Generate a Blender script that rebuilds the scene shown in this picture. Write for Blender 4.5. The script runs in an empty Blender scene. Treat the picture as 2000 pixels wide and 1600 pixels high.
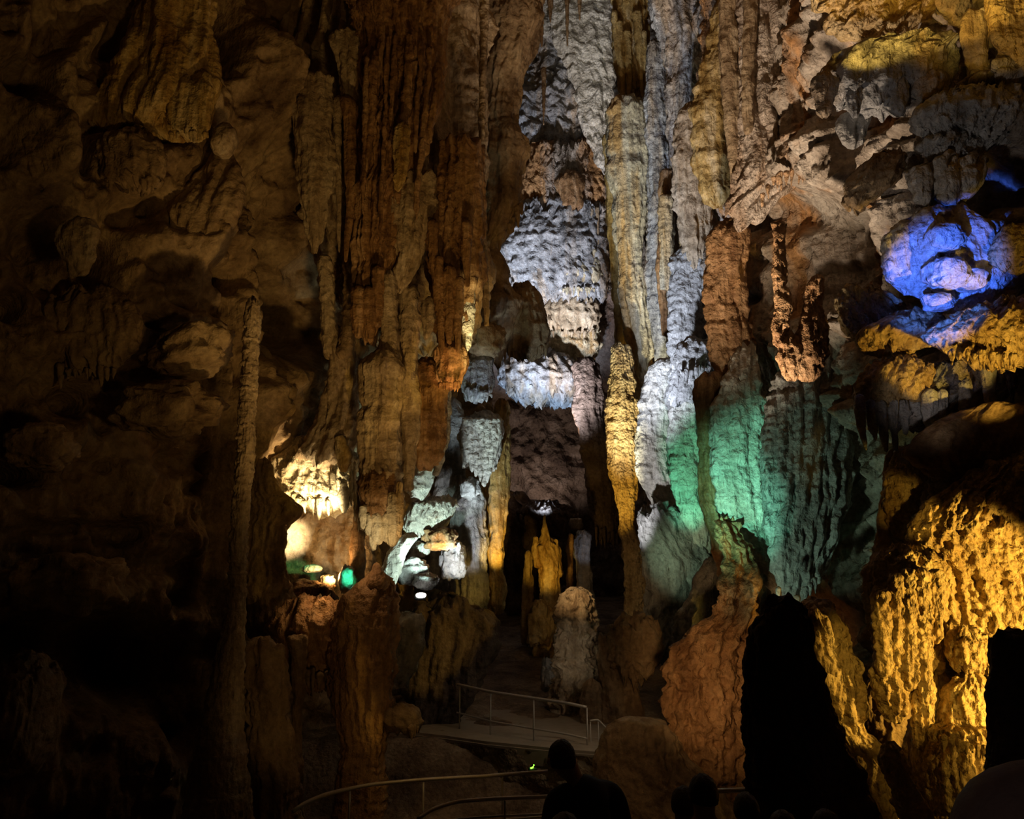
import bpy, math, random
import numpy as np
from mathutils import Vector, Matrix

random.seed(7)
rng = np.random.default_rng(7)
SC = bpy.context.scene
COL = SC.collection

# ------------------------------------------------------------------ camera
PITCH = math.radians(11.0)
CAMZ = 2.9
FPX = 1500.0
SP, CP = math.sin(PITCH), math.cos(PITCH)
cam_d = bpy.data.cameras.new('camera')
cam_d.sensor_fit = 'HORIZONTAL'
cam_d.sensor_width = 36.0
cam_d.lens = 36.0 * FPX / 2000.0
cam_d.clip_start = 0.05
cam_d.clip_end = 300
cam = bpy.data.objects.new('camera', cam_d)
COL.objects.link(cam)
cam.location = (0, 0, CAMZ)
cam.rotation_euler = (math.radians(90) + PITCH, 0, 0)
SC.camera = cam


def at(px, py, Y):
    """world point seen at photo position (px, py) and lying Y metres into the cave"""
    px = np.asarray(px, float); py = np.asarray(py, float); Y = np.asarray(Y, float)
    a = (px - 1000.0) / FPX
    b = (800.0 - py) / FPX
    yc = CP - b * SP
    zc = SP + b * CP
    return np.stack(np.broadcast_arrays(a / yc * Y, Y, CAMZ + zc / yc * Y), -1)


def project(P):
    d = P - np.array([0, 0, CAMZ])
    zc = d[..., 1] * CP + d[..., 2] * SP
    up = -d[..., 1] * SP + d[..., 2] * CP
    zc = np.maximum(zc, 0.3)
    return 1000 + FPX * d[..., 0] / zc, 800 - FPX * up / zc, zc


def smooth01(x, a, b):
    t = np.clip((x - a) / (b - a), 0, 1)
    return t * t * (3 - 2 * t)


# ------------------------------------------------------------------ noise
_perm = rng.permutation(256).astype(np.int64)
_perm = np.concatenate([_perm, _perm, _perm])
_g = rng.normal(size=(256, 3)); _g /= np.linalg.norm(_g, axis=1, keepdims=True)
_g = _g.astype(np.float32)
_r = rng.random((256, 3)).astype(np.float32)


def _hash(ix, iy, iz):
    return _perm[_perm[_perm[ix & 255] + (iy & 255)] + (iz & 255)]


def perlin(P):
    P = np.asarray(P, np.float32)
    I = np.floor(P).astype(np.int64)
    F = P - I
    U = F * F * F * (F * (F * 6 - 15) + 10)
    ix, iy, iz = I[..., 0], I[..., 1], I[..., 2]
    fx, fy, fz = F[..., 0], F[..., 1], F[..., 2]
    ux, uy, uz = U[..., 0], U[..., 1], U[..., 2]

    def c(a, b, d):
        g = _g[_hash(ix + a, iy + b, iz + d)]
        return g[..., 0] * (fx - a) + g[..., 1] * (fy - b) + g[..., 2] * (fz - d)
    x00 = c(0, 0, 0) * (1 - ux) + c(1, 0, 0) * ux
    x10 = c(0, 1, 0) * (1 - ux) + c(1, 1, 0) * ux
    x01 = c(0, 0, 1) * (1 - ux) + c(1, 0, 1) * ux
    x11 = c(0, 1, 1) * (1 - ux) + c(1, 1, 1) * ux
    y0 = x00 * (1 - uy) + x10 * uy
    y1 = x01 * (1 - uy) + x11 * uy
    return (y0 * (1 - uz) + y1 * uz) * 1.5


def fbm(P, oct=4, gain=0.5, lac=2.03):
    P = np.asarray(P, np.float32)
    a, s = 1.0, 0.0
    for k in range(oct):
        s = s + a * perlin(P + 17.3 * k)
        a *= gain
        P = P * lac
    return s


def billow(P, oct=3, gain=0.5, lac=2.03):
    """rounded bulges divided by sharp creases; about -0.5 .. 0.5"""
    P = np.asarray(P, np.float32)
    a, s, n = 1.0, 0.0, 0.0
    for k in range(oct):
        s = s + a * np.abs(perlin(P + 31.7 * k))
        n += a
        a *= gain
        P = P * lac
    return s / n * 2.2 - 0.5


def worley(P):
    P = np.asarray(P, np.float32)
    I = np.floor(P).astype(np.int64)
    F = P - I
    best = np.full(P.shape[:-1], 9.0, np.float32)
    for a in (-1, 0, 1):
        for b in (-1, 0, 1):
            for d in (-1, 0, 1):
                r = _r[_hash(I[..., 0] + a, I[..., 1] + b, I[..., 2] + d)]
                q = (r[..., 0] + a - F[..., 0]) ** 2 + (r[..., 1] + b - F[..., 1]) ** 2 + (r[..., 2] + d - F[..., 2]) ** 2
                best = np.minimum(best, q)
    return np.sqrt(best)


V3 = lambda x, y, z: np.array([x, y, z], np.float32)


# ------------------------------------------------------------------ meshes and objects
def grid_faces(n, m, wrap):
    i = np.arange(n - 1)[:, None]
    j = np.arange(m if wrap else m - 1)[None, :]
    k = (j + 1) % m
    f = np.stack(np.broadcast_arrays(i * m + j, (i + 1) * m + j, (i + 1) * m + k, i * m + k), -1)
    return f.reshape(-1, 4)


def np_mesh(name, V, Q, T=None):
    me = bpy.data.meshes.new(name)
    nq = len(Q); nt = 0 if T is None else len(T)
    me.vertices.add(len(V))
    me.vertices.foreach_set('co', np.ascontiguousarray(V, np.float32).ravel())
    loops = np.asarray(Q, np.int32).ravel()
    if nt:
        loops = np.concatenate([loops, np.asarray(T, np.int32).ravel()])
    me.loops.add(len(loops))
    me.loops.foreach_set('vertex_index', loops)
    me.polygons.add(nq + nt)
    st = np.concatenate([np.arange(nq) * 4, nq * 4 + np.arange(nt) * 3]).astype(np.int32)
    me.polygons.foreach_set('loop_start', st)
    me.polygons.foreach_set('use_smooth', np.ones(nq + nt, bool))
    me.update(calc_edges=True)
    return me


def link(name, V, Q, T, mat, parent=None, origin=None):
    """link a mesh whose vertices are given in world space; its origin is put at its base"""
    if origin is None:
        lo = V[:, 2].min()
        near = V[V[:, 2] < lo + 0.15]
        origin = np.array([near[:, 0].mean(), near[:, 1].mean(), lo])
    origin = np.asarray(origin, float)
    me = np_mesh(name, V - origin, Q, T)
    o = bpy.data.objects.new(name, me)
    COL.objects.link(o)
    me.materials.append(mat)
    if parent is not None:
        o.parent = parent
        o.location = Vector(origin) - world_loc(parent)
    else:
        o.location = origin
    return o


def world_loc(o):
    v = Vector(o.location)
    while o.parent is not None:
        o = o.parent
        v = v + Vector(o.location)
    return v


def tag(o, label, cat, group=None, kind='thing'):
    o['label'] = label
    o['category'] = cat
    o['kind'] = kind
    if group:
        o['group'] = group
    return o


def struct(o, label=None, cat=None):
    o['kind'] = 'structure'
    if label:
        o['label'] = label
        o['category'] = cat
    return o


# ------------------------------------------------------------------ materials
def rock(name, dark, mid, light, streak=0.5, size=1.0, bump=0.6, rough=0.6, spec=0.3, pop=0.5, fine=1.0, vein=None):
    m = bpy.data.materials.new(name)
    m.use_nodes = True
    nt = m.node_tree; N = nt.nodes; L = nt.links
    N.clear()
    out = N.new('ShaderNodeOutputMaterial')
    bs = N.new('ShaderNodeBsdfPrincipled')
    L.new(bs.outputs[0], out.inputs[0])
    geo = N.new('ShaderNodeNewGeometry')

    def mapping(s):
        mp = N.new('ShaderNodeMapping')
        mp.inputs['Scale'].default_value = s
        L.new(geo.outputs['Position'], mp.inputs['Vector'])
        return mp

    def noise(mp, scale, det, rgh=0.55, dist=0.0):
        n = N.new('ShaderNodeTexNoise')
        n.inputs['Scale'].default_value = scale
        n.inputs['Detail'].default_value = det
        n.inputs['Roughness'].default_value = rgh
        n.inputs['Distortion'].default_value = dist
        L.new(mp.outputs[0], n.inputs['Vector'])
        return n
    iso = mapping((1, 1, 1))
    ver = mapping((1, 1, 0.13))
    n1 = noise(iso, 1.1 / size, 4, 0.62, 0.4)
    n2 = noise(ver, 4.5 / size, 3, 0.6, 0.3)
    mix = N.new('ShaderNodeMix'); mix.data_type = 'FLOAT'
    mix.inputs[0].default_value = streak
    L.new(n1.outputs[0], mix.inputs[2]); L.new(n2.outputs[0], mix.inputs[3])
    rp = N.new('ShaderNodeValToRGB')
    e = rp.color_ramp.elements
    e[0].position = 0.36; e[0].color = (*dark, 1)
    e[1].position = 0.64; e[1].color = (*light, 1)
    k = e.new(0.5); k.color = (*mid, 1)
    L.new(mix.outputs[0], rp.inputs[0])
    base = rp.outputs[0]
    if vein:
        n6 = noise(mapping((1, 1, 0.07)), 1.5 / size, 3, 0.6, 0.0)
        r6 = N.new('ShaderNodeMapRange'); r6.inputs[1].default_value = 0.50; r6.inputs[2].default_value = 0.62
        L.new(n6.outputs[0], r6.inputs[0])
        m6 = N.new('ShaderNodeMix'); m6.data_type = 'RGBA'; m6.blend_type = 'MIX'
        L.new(r6.outputs[0], m6.inputs[0]); L.new(base, m6.inputs[6])
        m7 = N.new('ShaderNodeMix'); m7.data_type = 'RGBA'; m7.blend_type = 'MULTIPLY'; m7.inputs[0].default_value = 1
        L.new(base, m7.inputs[6]); m7.inputs[7].default_value = (*vein, 1)
        L.new(m7.outputs[2], m6.inputs[7])
        base = m6.outputs[2]
    # specks of mineral and dirt
    n3 = noise(iso, 14 / size, 2, 0.7)
    r3 = N.new('ShaderNodeMapRange')
    r3.inputs[1].default_value = 0.3; r3.inputs[2].default_value = 0.7
    r3.inputs[3].default_value = 0.72; r3.inputs[4].default_value = 1.2
    L.new(n3.outputs[0], r3.inputs[0])
    mul = N.new('ShaderNodeMix'); mul.data_type = 'RGBA'; mul.blend_type = 'MULTIPLY'
    mul.inputs[0].default_value = 1.0
    L.new(base, mul.inputs[6]); L.new(r3.outputs[0], mul.inputs[7])
    L.new(mul.outputs[2], bs.inputs['Base Color'])
    bs.inputs['Roughness'].default_value = rough
    bs.inputs['Specular IOR Level'].default_value = spec
    # relief: coarse grain, vertical runs, small popcorn
    b1 = N.new('ShaderNodeBump'); b1.inputs['Strength'].default_value = bump
    b1.inputs['Distance'].default_value = 0.09 * size * fine
    n4 = noise(iso, 7 / size, 4, 0.62)
    L.new(n4.outputs[0], b1.inputs['Height'])
    b2 = N.new('ShaderNodeBump'); b2.inputs['Strength'].default_value = bump * (0.25 + streak)
    b2.inputs['Distance'].default_value = 0.06 * size * fine
    n5 = noise(ver, 13 / size, 2, 0.6, 0.0)
    L.new(n5.outputs[0], b2.inputs['Height'])
    L.new(b1.outputs[0], b2.inputs['Normal'])
    last = b2
    if pop > 0:
        vo = N.new('ShaderNodeTexVoronoi'); vo.feature = 'F1'
        vo.inputs['Scale'].default_value = 11 / size
        L.new(iso.outputs[0], vo.inputs['Vector'])
        inv = N.new('ShaderNodeMath'); inv.operation = 'MULTIPLY'; inv.inputs[1].default_value = -1
        L.new(vo.outputs['Distance'], inv.inputs[0])
        b3 = N.new('ShaderNodeBump'); b3.inputs['Strength'].default_value = pop
        b3.inputs['Distance'].default_value = 0.06 * size
        L.new(inv.outputs[0], b3.inputs['Height']); L.new(b2.outputs[0], b3.inputs['Normal'])
        last = b3
    L.new(last.outputs[0], bs.inputs['Normal'])
    return m


def plain(name, col, rough=0.6, metal=0.0, emit=None, estr=0.0, bump=0.0, scale=40, spec=0.4):
    m = bpy.data.materials.new(name)
    m.use_nodes = True
    nt = m.node_tree; N = nt.nodes; L = nt.links
    bs = N['Principled BSDF']
    n = N.new('ShaderNodeTexNoise'); n.inputs['Scale'].default_value = scale; n.inputs['Detail'].default_value = 5
    tc = N.new('ShaderNodeNewGeometry'); L.new(tc.outputs['Position'], n.inputs['Vector'])
    r = N.new('ShaderNodeMapRange'); r.inputs[3].default_value = 0.75; r.inputs[4].default_value = 1.2
    L.new(n.outputs[0], r.inputs[0])
    mx = N.new('ShaderNodeMix'); mx.data_type = 'RGBA'; mx.blend_type = 'MULTIPLY'; mx.inputs[0].default_value = 1
    mx.inputs[6].default_value = (*col, 1); L.new(r.outputs[0], mx.inputs[7])
    L.new(mx.outputs[2], bs.inputs['Base Color'])
    bs.inputs['Roughness'].default_value = rough
    bs.inputs['Metallic'].default_value = metal
    bs.inputs['Specular IOR Level'].default_value = spec
    if bump:
        b = N.new('ShaderNodeBump'); b.inputs['Strength'].default_value = bump; b.inputs['Distance'].default_value = 0.01
        L.new(n.outputs[0], b.inputs['Height']); L.new(b.outputs[0], bs.inputs['Normal'])
    if emit:
        bs.inputs['Emission Color'].default_value = (*emit, 1)
        bs.inputs['Emission Strength'].default_value = estr
    return m


M = dict(
    brown=rock('brown_limestone', (0.16, 0.10, 0.055), (0.34, 0.235, 0.135), (0.50, 0.37, 0.22), 0.25, 1.2, 0.55, 0.65, 0.2, 0.15),
    tan=rock('tan_limestone', (0.22, 0.15, 0.09), (0.44, 0.33, 0.21), (0.58, 0.47, 0.33), 0.6, 1.0, 0.6, 0.6, 0.25, 0.1),
    rust=rock('rust_flowstone', (0.15, 0.075, 0.03), (0.34, 0.19, 0.085), (0.48, 0.31, 0.17), 0.8, 1.0, 0.6, 0.5, 0.3, 0.05),
    ochre=rock('ochre_flowstone', (0.26, 0.14, 0.03), (0.50, 0.34, 0.12), (0.62, 0.48, 0.26), 0.8, 1.2, 0.6, 0.5, 0.3, 0.05),
    grey=rock('grey_limestone', (0.20, 0.19, 0.18), (0.40, 0.39, 0.37), (0.58, 0.57, 0.54), 0.5, 1.3, 0.8, 0.6, 0.25, 0.3),
    blue=rock('blue_grey_limestone', (0.19, 0.185, 0.185), (0.37, 0.37, 0.375), (0.56, 0.56, 0.57), 0.65, 1.4, 0.8, 0.6, 0.25, 0.1, vein=(1.0, 0.78, 0.55)),
    pale=rock('pale_calcite', (0.42, 0.38, 0.32), (0.64, 0.60, 0.52), (0.80, 0.77, 0.70), 0.5, 1.2, 0.8, 0.55, 0.3, 0.4),
    gold=rock('golden_flowstone', (0.30, 0.19, 0.08), (0.52, 0.37, 0.18), (0.66, 0.51, 0.28), 0.55, 0.8, 0.8, 0.5, 0.3, 0.75),
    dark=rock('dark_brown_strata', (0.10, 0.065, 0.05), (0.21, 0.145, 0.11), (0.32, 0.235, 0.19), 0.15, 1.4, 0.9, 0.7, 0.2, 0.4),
    cream=rock('cream_flowstone', (0.34, 0.28, 0.18), (0.54, 0.47, 0.32), (0.68, 0.61, 0.45), 0.75, 1.3, 0.7, 0.55, 0.3, 0.1, vein=(1.05, 0.75, 0.42)),
    wall=rock('mixed_cave_rock', (0.20, 0.16, 0.12), (0.40, 0.34, 0.28), (0.56, 0.50, 0.43), 0.6, 1.6, 0.8, 0.65, 0.2, 0.15, vein=(1.15, 0.72, 0.36)),
    pink=rock('pinkish_limestone', (0.28, 0.22, 0.18), (0.48, 0.40, 0.33), (0.62, 0.54, 0.47), 0.5, 1.2, 0.9, 0.6, 0.25, 0.2, vein=(1.05, 0.8, 0.55)),
    clay=rock('orange_brown_flowstone', (0.20, 0.10, 0.045), (0.40, 0.23, 0.11), (0.54, 0.34, 0.18), 0.5, 1.2, 0.8, 0.55, 0.25, 0.05),
    niche=rock('amber_niche_stone', (0.30, 0.19, 0.10), (0.46, 0.33, 0.19), (0.60, 0.46, 0.29), 0.2, 0.9, 0.7, 0.55, 0.25, 0.1),
    soil=rock('clay_and_stone_floor', (0.12, 0.08, 0.05), (0.24, 0.17, 0.11), (0.34, 0.26, 0.18), 0.0, 0.8, 0.6, 0.75, 0.15, 0.3),
    black=rock('shade_black_stone', (0.05, 0.035, 0.025), (0.10, 0.075, 0.055), (0.16, 0.12, 0.09), 0.3, 1.0, 0.6, 0.7, 0.15, 0.2),  # near-black colour puts the shade of unlit rock into the stone
)

# ------------------------------------------------------------------ formations
RES = 3.0


def strip(rows, Y, dr=0.8, fw=18, fa=0.25, rw=30, ra=0.18, seed=0, rt=0.5, rb=0.5, res=None, maxd=None, fz=0.10, pop=0.0, rag=None, edge=1.0, rz=0.55):
    """A solid standing or hanging body of stone: each row gives its height and its two
    edges (photo units), cross-sections are ellipses; vertical folds and lumps on top."""
    res = res or RES
    R = np.array([(r[0], r[1], r[2], r[3] if len(r) > 3 else Y) for r in rows], float)
    L = R[-1, 0] - R[0, 0]
    wmax = (R[:, 2] - R[:, 1]).max()
    n = int(np.clip(L / res, 10, 520))
    py = np.linspace(R[0, 0], R[-1, 0], n)
    xl = np.interp(py, R[:, 0], R[:, 1]); xr = np.interp(py, R[:, 0], R[:, 2]); yy = np.interp(py, R[:, 0], R[:, 3])
    k = max(1, int(n / len(R) / 4)) * 2 + 1
    ker = np.hanning(k + 2)[1:-1]; ker /= ker.sum()
    sm = lambda a: np.convolve(np.pad(a, (k // 2, k // 2), mode='reflect', reflect_type='odd'), ker, 'valid')
    if k > 1 and n > k * 2:
        xl, xr, yy = sm(xl), sm(xr), sm(yy)
    wd = np.maximum(xr - xl, 1.0)
    ea = edge * (0.045 * np.minimum(wd, 90) + 1.0)
    q0 = np.zeros((n, 3)); q0[:, 0] = py; q0[:, 1] = seed * 7.3
    xl = xl + ea * (fbm(q0 / 34.0 + 0.3, 2) + 0.6 * fbm(q0 / 11.0 + 5.1, 2)) * np.minimum(1, wd / 14)
    xr = xr + ea * (fbm(q0 / 34.0 + 40.3, 2) + 0.6 * fbm(q0 / 11.0 + 60.1, 2)) * np.minimum(1, wd / 14)
    cx = (xl + xr) / 2
    C = at(cx, py, yy)
    _, _, zc = project(C)
    mpp = zc / FPX
    hw = np.maximum((xr - xl) / 2, 0.6) * mpp
    hd = hw * dr
    if maxd:
        hd = np.minimum(hd, maxd)
    # rounded ends
    wb = max(2.0, (xr[-1] - xl[-1]) * rb); wt = max(2.0, (xr[0] - xl[0]) * rt)
    wb = min(wb, L * 0.45); wt = min(wt, L * 0.45)
    e = np.ones(n)
    b = py > R[-1, 0] - wb
    e[b] = np.sqrt(np.clip(1 - ((py[b] - (R[-1, 0] - wb)) / wb) ** 2, 0.0, 1))
    t = py < R[0, 0] + wt
    e[t] *= np.sqrt(np.clip(1 - ((R[0, 0] + wt - py[t]) / wt) ** 2, 0.0, 1))
    e = np.maximum(e, 0.02)
    hw = hw * e; hd = hd * e
    m = int(np.clip(math.pi * wmax * (1 + min(dr, 2.0)) / 2 / res, 12, 520))
    th = np.linspace(0, 2 * np.pi, m, endpoint=False)
    c, s = np.cos(th)[None, :], np.sin(th)[None, :]
    P = np.empty((n, m, 3))
    P[..., 0] = C[:, None, 0] + hw[:, None] * c
    P[..., 1] = C[:, None, 1] - hd[:, None] * s
    P[..., 2] = C[:, None, 2]
    nx = c * hd[:, None]; ny = -s * hw[:, None]
    q = np.sqrt(nx * nx + ny * ny) + 1e-9
    nx, ny = nx / q, ny / q
    mp = float(mpp.mean())
    sd = V3(seed * 3.7, seed * 1.9, seed * 2.3)
    D = np.zeros((n, m))
    W = P.astype(np.float32)
    off = (C - C.mean(axis=0)) * np.array([1, 1, 0])       # folds follow the lean of the body
    W = (W - off[:, None, :]).astype(np.float32)
    if ra:
        wp = W / (rw * mp) * V3(1, 1, rz)
        warp = perlin(wp * 0.5 + sd + 50)
        D += ra * rw * mp * (fbm(wp + sd, 4, 0.55) * 0.8)
    else:
        warp = 0
    if fa:
        wf = W / (fw * mp)
        wf = wf * V3(1, 1, fz)
        wf = wf + (0.35 * warp)[..., None] * V3(1, 1, 0) if ra else wf
        D += fa * fw * mp * (billow(wf + sd + 9, 3, 0.5) + 0.1) * 1.6
        wg = W / (fw * 0.42 * mp) * V3(1, 1, fz * 0.35)
        D += 0.30 * fa * fw * mp * (np.abs(perlin(wg + sd + 21)) * 2 - 0.5)
    if pop:
        D += pop * mp * 14 * (0.5 - worley(W / (14 * mp) + sd))
    lim = np.maximum(hw, 1e-4)[:, None] * 0.55
    D = lim * np.tanh(D / lim)
    P[..., 0] += nx * D; P[..., 1] += ny * D
    # uneven ends: hems hang lower along some folds, tops rise into the rock
    if rag is None:
        rag = min(26.0, 0.16 * wmax)
    if rag:
        wr = W / (fw * 1.1 * mp) * V3(1, 1, 0) + sd + 3
        rg = (1 - 2 * np.abs(perlin(wr))) + 0.6 * (1 - 2 * np.abs(perlin(wr * 2.3 + 8))) - 0.7
        tt = ((py - R[0, 0]) / L)[:, None]
        zone = max(0.12, min(0.5, 2.5 * rag / L))
        P[..., 2] -= rag * mp * rg * smooth01(tt, 1 - zone, 1.0)
        P[..., 2] += 0.8 * rag * mp * rg * smooth01(1 - tt, 1 - zone, 1.0)
    V = P.reshape(-1, 3)
    Q = grid_faces(n, m, True)
    top = C[0]; bot = C[-1]
    V = np.concatenate([V, [top, bot]])
    j = np.arange(m); j2 = (j + 1) % m
    T = np.concatenate([np.stack([np.full(m, n * m), j, j2], -1), np.stack([np.full(m, n * m + 1), (n - 1) * m + j2, (n - 1) * m + j], -1)])
    return V, Q[:, ::-1], T[:, ::-1]


_seed = [0]


def piece(name, rows, Y, mat, parent=None, **k):
    _seed[0] += 1
    V, Q, T = strip(rows, Y, seed=_seed[0], **k)
    return link(name, V, Q, T, M[mat] if isinstance(mat, str) else mat, parent)


def thing(name, label, cat, rows, Y, mat, group=None, **k):
    return tag(piece(name, rows, Y, mat, **k), label, cat, group)


def fringe(parent, line, Y, mat, n, ln=(20, 60), wd=(6, 12), name='stalactite', seed=1, dr=0.9, lean=0.0):
    """separate little stalactites hanging along a lip, each one a part of its formation"""
    r = random.Random(seed)
    X = [p[0] for p in line]; Z = [p[1] for p in line]
    for i in range(n):
        x = X[0] + (X[-1] - X[0]) * (i + 0.5 + r.uniform(-0.4, 0.4)) / n
        y = float(np.interp(x, X, Z))
        yy = float(np.interp(x, X, [p[2] if len(p) > 2 else Y for p in line]))
        l = r.uniform(*ln) * (0.55 + 0.45 * r.random()); w = r.uniform(*wd) / 2
        dx = r.uniform(-2, 2) + lean * l
        piece(name, [(y - l * 0.45, x - w * 1.3, x + w * 1.3), (y, x - w, x + w), (y + l * 0.5, x - w * .62 + dx * .5, x + w * .62 + dx * .5), (y + l, x - w * .22 + dx, x + w * .22 + dx)],
              yy, mat, parent, fw=w * 0.8, fa=0.15, rw=w * 1.6, ra=0.2, dr=dr, res=2.4)


def boulder(name, label, cat, px, py, Y, rx, ry, mat, rd=None, rough=0.28, sq=1.0, parent=None, group=None, tilt=0.0, nres=None, flat=0.0):
    _seed[0] += 1
    c = at(px, py, Y)
    _, _, zc = project(c); s = float(zc) / FPX
    rx, ry = rx * s, ry * s
    rd = rd * s if rd else (rx + ry) / 2
    n = nres or int(np.clip(ry / s * 3.0 / RES, 14, 160)); m = n * 2
    ph = np.linspace(0, np.pi, n)[:, None]; th = np.linspace(0, 2 * np.pi, m, endpoint=False)[None, :]
    D = np.stack(np.broadcast_arrays(np.sin(ph) * np.cos(th), np.sin(ph) * np.sin(th), np.cos(ph)), -1).astype(np.float32)
    sd = V3(_seed[0] * 5.1, _seed[0] * 2.7, _seed[0])
    R = 1 + rough * (fbm(D * 1.3 + sd, 5, 0.5) + 0.35 * billow(D * 2.2 + sd, 3))
    ex = 0.8
    S = np.sign(D) * np.abs(D) ** ex
    P = S * R[..., None] * np.array([rx, rd, ry])
    if flat:
        P[..., 2] = np.maximum(P[..., 2], -ry * flat)
    if tilt:
        ca, sa = math.cos(tilt), math.sin(tilt)
        x, z = P[..., 0].copy(), P[..., 2].copy()
        P[..., 0] = x * ca - z * sa; P[..., 2] = x * sa + z * ca
    P = P + c
    o = link(name, P.reshape(-1, 3), grid_faces(n, m, True)[:, ::-1], None, M[mat] if isinstance(mat, str) else mat, parent)
    if label:
        tag(o, label, cat, group)
    return o


# ------------------------------------------------------------------ cave shell
def wall(name, plan, label, z0, ztop, disp, mat, ds=3.2, dz=3.4, side=1):
    """wall raised over a plan line; the stone is pushed in and out along the wall's normal"""
    pl = np.array(plan, float)
    # smooth plan, sampled evenly as seen along it
    seg = np.linalg.norm(np.diff(pl, axis=0), axis=1)
    s = np.concatenate([[0], np.cumsum(seg)])
    fine = np.linspace(0, s[-1], 4000)
    X = np.interp(fine, s, pl[:, 0]); Yv = np.interp(fine, s, pl[:, 1])
    k = 301; ker = np.hanning(k); ker /= ker.sum()
    sm = lambda a: np.convolve(np.pad(a, (k // 2, k // 2), mode='reflect', reflect_type='odd'), ker, 'valid')
    X, Yv = sm(X), sm(Yv)
    step = np.hypot(np.diff(X), np.diff(Yv))
    w = step / (np.maximum(Yv[:-1], 4.0) * ds / FPX)
    cum = np.concatenate([[0], np.cumsum(w)])
    n = int(cum[-1])
    pick = np.interp(np.linspace(0, cum[-1], n), cum, np.arange(len(cum)))
    X = np.interp(pick, np.arange(len(X)), X); Yv = np.interp(pick, np.arange(len(Yv)), Yv)
    tx = np.gradient(X); ty = np.gradient(Yv)
    l = np.hypot(tx, ty); nx, ny = side * ty / l, -side * tx / l
    zt = ztop(Yv)
    m = int(np.clip(np.max((zt - z0) / (np.maximum(Yv, 4.0) * dz / FPX)) * 0.8, 100, 620))
    v = np.linspace(0, 1, m)
    P = np.empty((n, m, 3))
    P[..., 0] = X[:, None]; P[..., 1] = Yv[:, None]
    P[..., 2] = z0 + (zt[:, None] - z0) * v[None, :]
    px, py, zc = project(P)
    d = disp(P.astype(np.float32), px, py, zc)
    P[..., 0] += nx[:, None] * d; P[..., 1] += ny[:, None] * d
    Q = grid_faces(n, m, False)
    if side < 0:
        Q = Q[:, ::-1]
    o = link(name, P.reshape(-1, 3), Q, None, M[mat], None, (P[0, 0, 0], P[0, 0, 1], z0))
    struct(o, label, 'cave wall')
    return o, P


def bumps(px, py, feats):
    """hollows (negative) and swellings (positive), each: x, y, half width, half height, metres[, turn in degrees]"""
    d = np.zeros_like(px)
    for f in feats:
        x, y, rx, ry, a = f[:5]
        u, v = px - x, py - y
        if len(f) > 5:
            c, s = math.cos(math.radians(f[5])), math.sin(math.radians(f[5]))
            u, v = u * c + v * s, -u * s + v * c
        q = (u / rx) ** 2 + (v / ry) ** 2
        sel = q < 6
        d[sel] += a * np.exp(-(q[sel] ** 1.5))
    return d
# ------------------------------------------------------------------ the setting
LEFT_FEATS = [
    # drapes, knobs and hollows of the near wall
    (95, 60, 30, 60, -0.5), (60, 150, 45, 50, -0.7), (20, 140, 30, 40, -0.5), (170, 80, 22, 60, 0.3, 40), (440, 45, 28, 78, -3.2),
    (80, 240, 60, 55, 0.45), (110, 300, 45, 50, 0.4), (150, 285, 25, 55, -0.6), (210, 245, 60, 14, -0.35), (60, 340, 60, 40, 0.35),
    (390, 340, 70, 70, 0.35, -35), (300, 330, 40, 40, 0.2), (430, 300, 20, 60, -0.3), (500, 90, 40, 80, 0.4), (540, 180, 60, 90, 0.3),
    (510, 350, 40, 60, -0.5), (550, 430, 45, 120, -1.1), (590, 560, 60, 90, -1.0), (600, 640, 50, 60, -1.2),
    (90, 470, 50, 70, -0.8), (190, 500, 40, 50, -0.8), (140, 555, 70, 26, -0.5), (260, 420, 60, 30, -0.5), (300, 400, 26, 20, -0.4),
    (18, 595, 26, 24, -0.7), (452, 540, 36, 24, -0.9), (330, 450, 90, 90, 0.35), (400, 470, 60, 80, 0.3),
    (330, 650, 60, 12, -0.4, 22), (290, 725, 50, 26, -0.5), (370, 640, 60, 30, 0.25), (160, 690, 26, 16, -0.35), (150, 775, 36, 34, -0.8),
    (190, 640, 90, 40, 0.3), (60, 660, 70, 40, 0.3), (330, 780, 80, 50, 0.3), (80, 860, 60, 40, 0.4), (30, 920, 50, 24, -0.9), (40, 840, 30, 60, -0.6),
    (200, 820, 30, 30, -0.4), (395, 815, 18, 16, -0.3), (380, 900, 60, 26, -0.5), (280, 920, 40, 26, 0.3), (170, 950, 60, 40, -0.3),
    (340, 975, 10, 10, -0.25), (372, 1017, 12, 13, -0.3), (260, 1040, 60, 26, -0.8), (130, 1030, 80, 16, -0.4),
    (200, 1100, 200, 45, -0.5), (120, 1130, 70, 50, 0.3), (400, 1160, 50, 60, -0.5), (220, 1290, 190, 90, -1.5), (330, 1350, 90, 100, -1.2), (60, 1260, 60, 40, -0.8),
    (50, 1390, 50, 90, 0.5), (480, 1400, 70, 170, 0.4), (540, 1350, 40, 40, -0.7), (455, 900, 22, 320, -0.45),
    (560, 1240, 60, 60, 0.4), (560, 840, 40, 40, 0.1), (560, 760, 60, 60, 0.3),
    # the lit niche and the recess behind the columns
    (610, 1020, 85, 140, -0.9), (620, 1160, 60, 30, 0.3),
]


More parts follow.
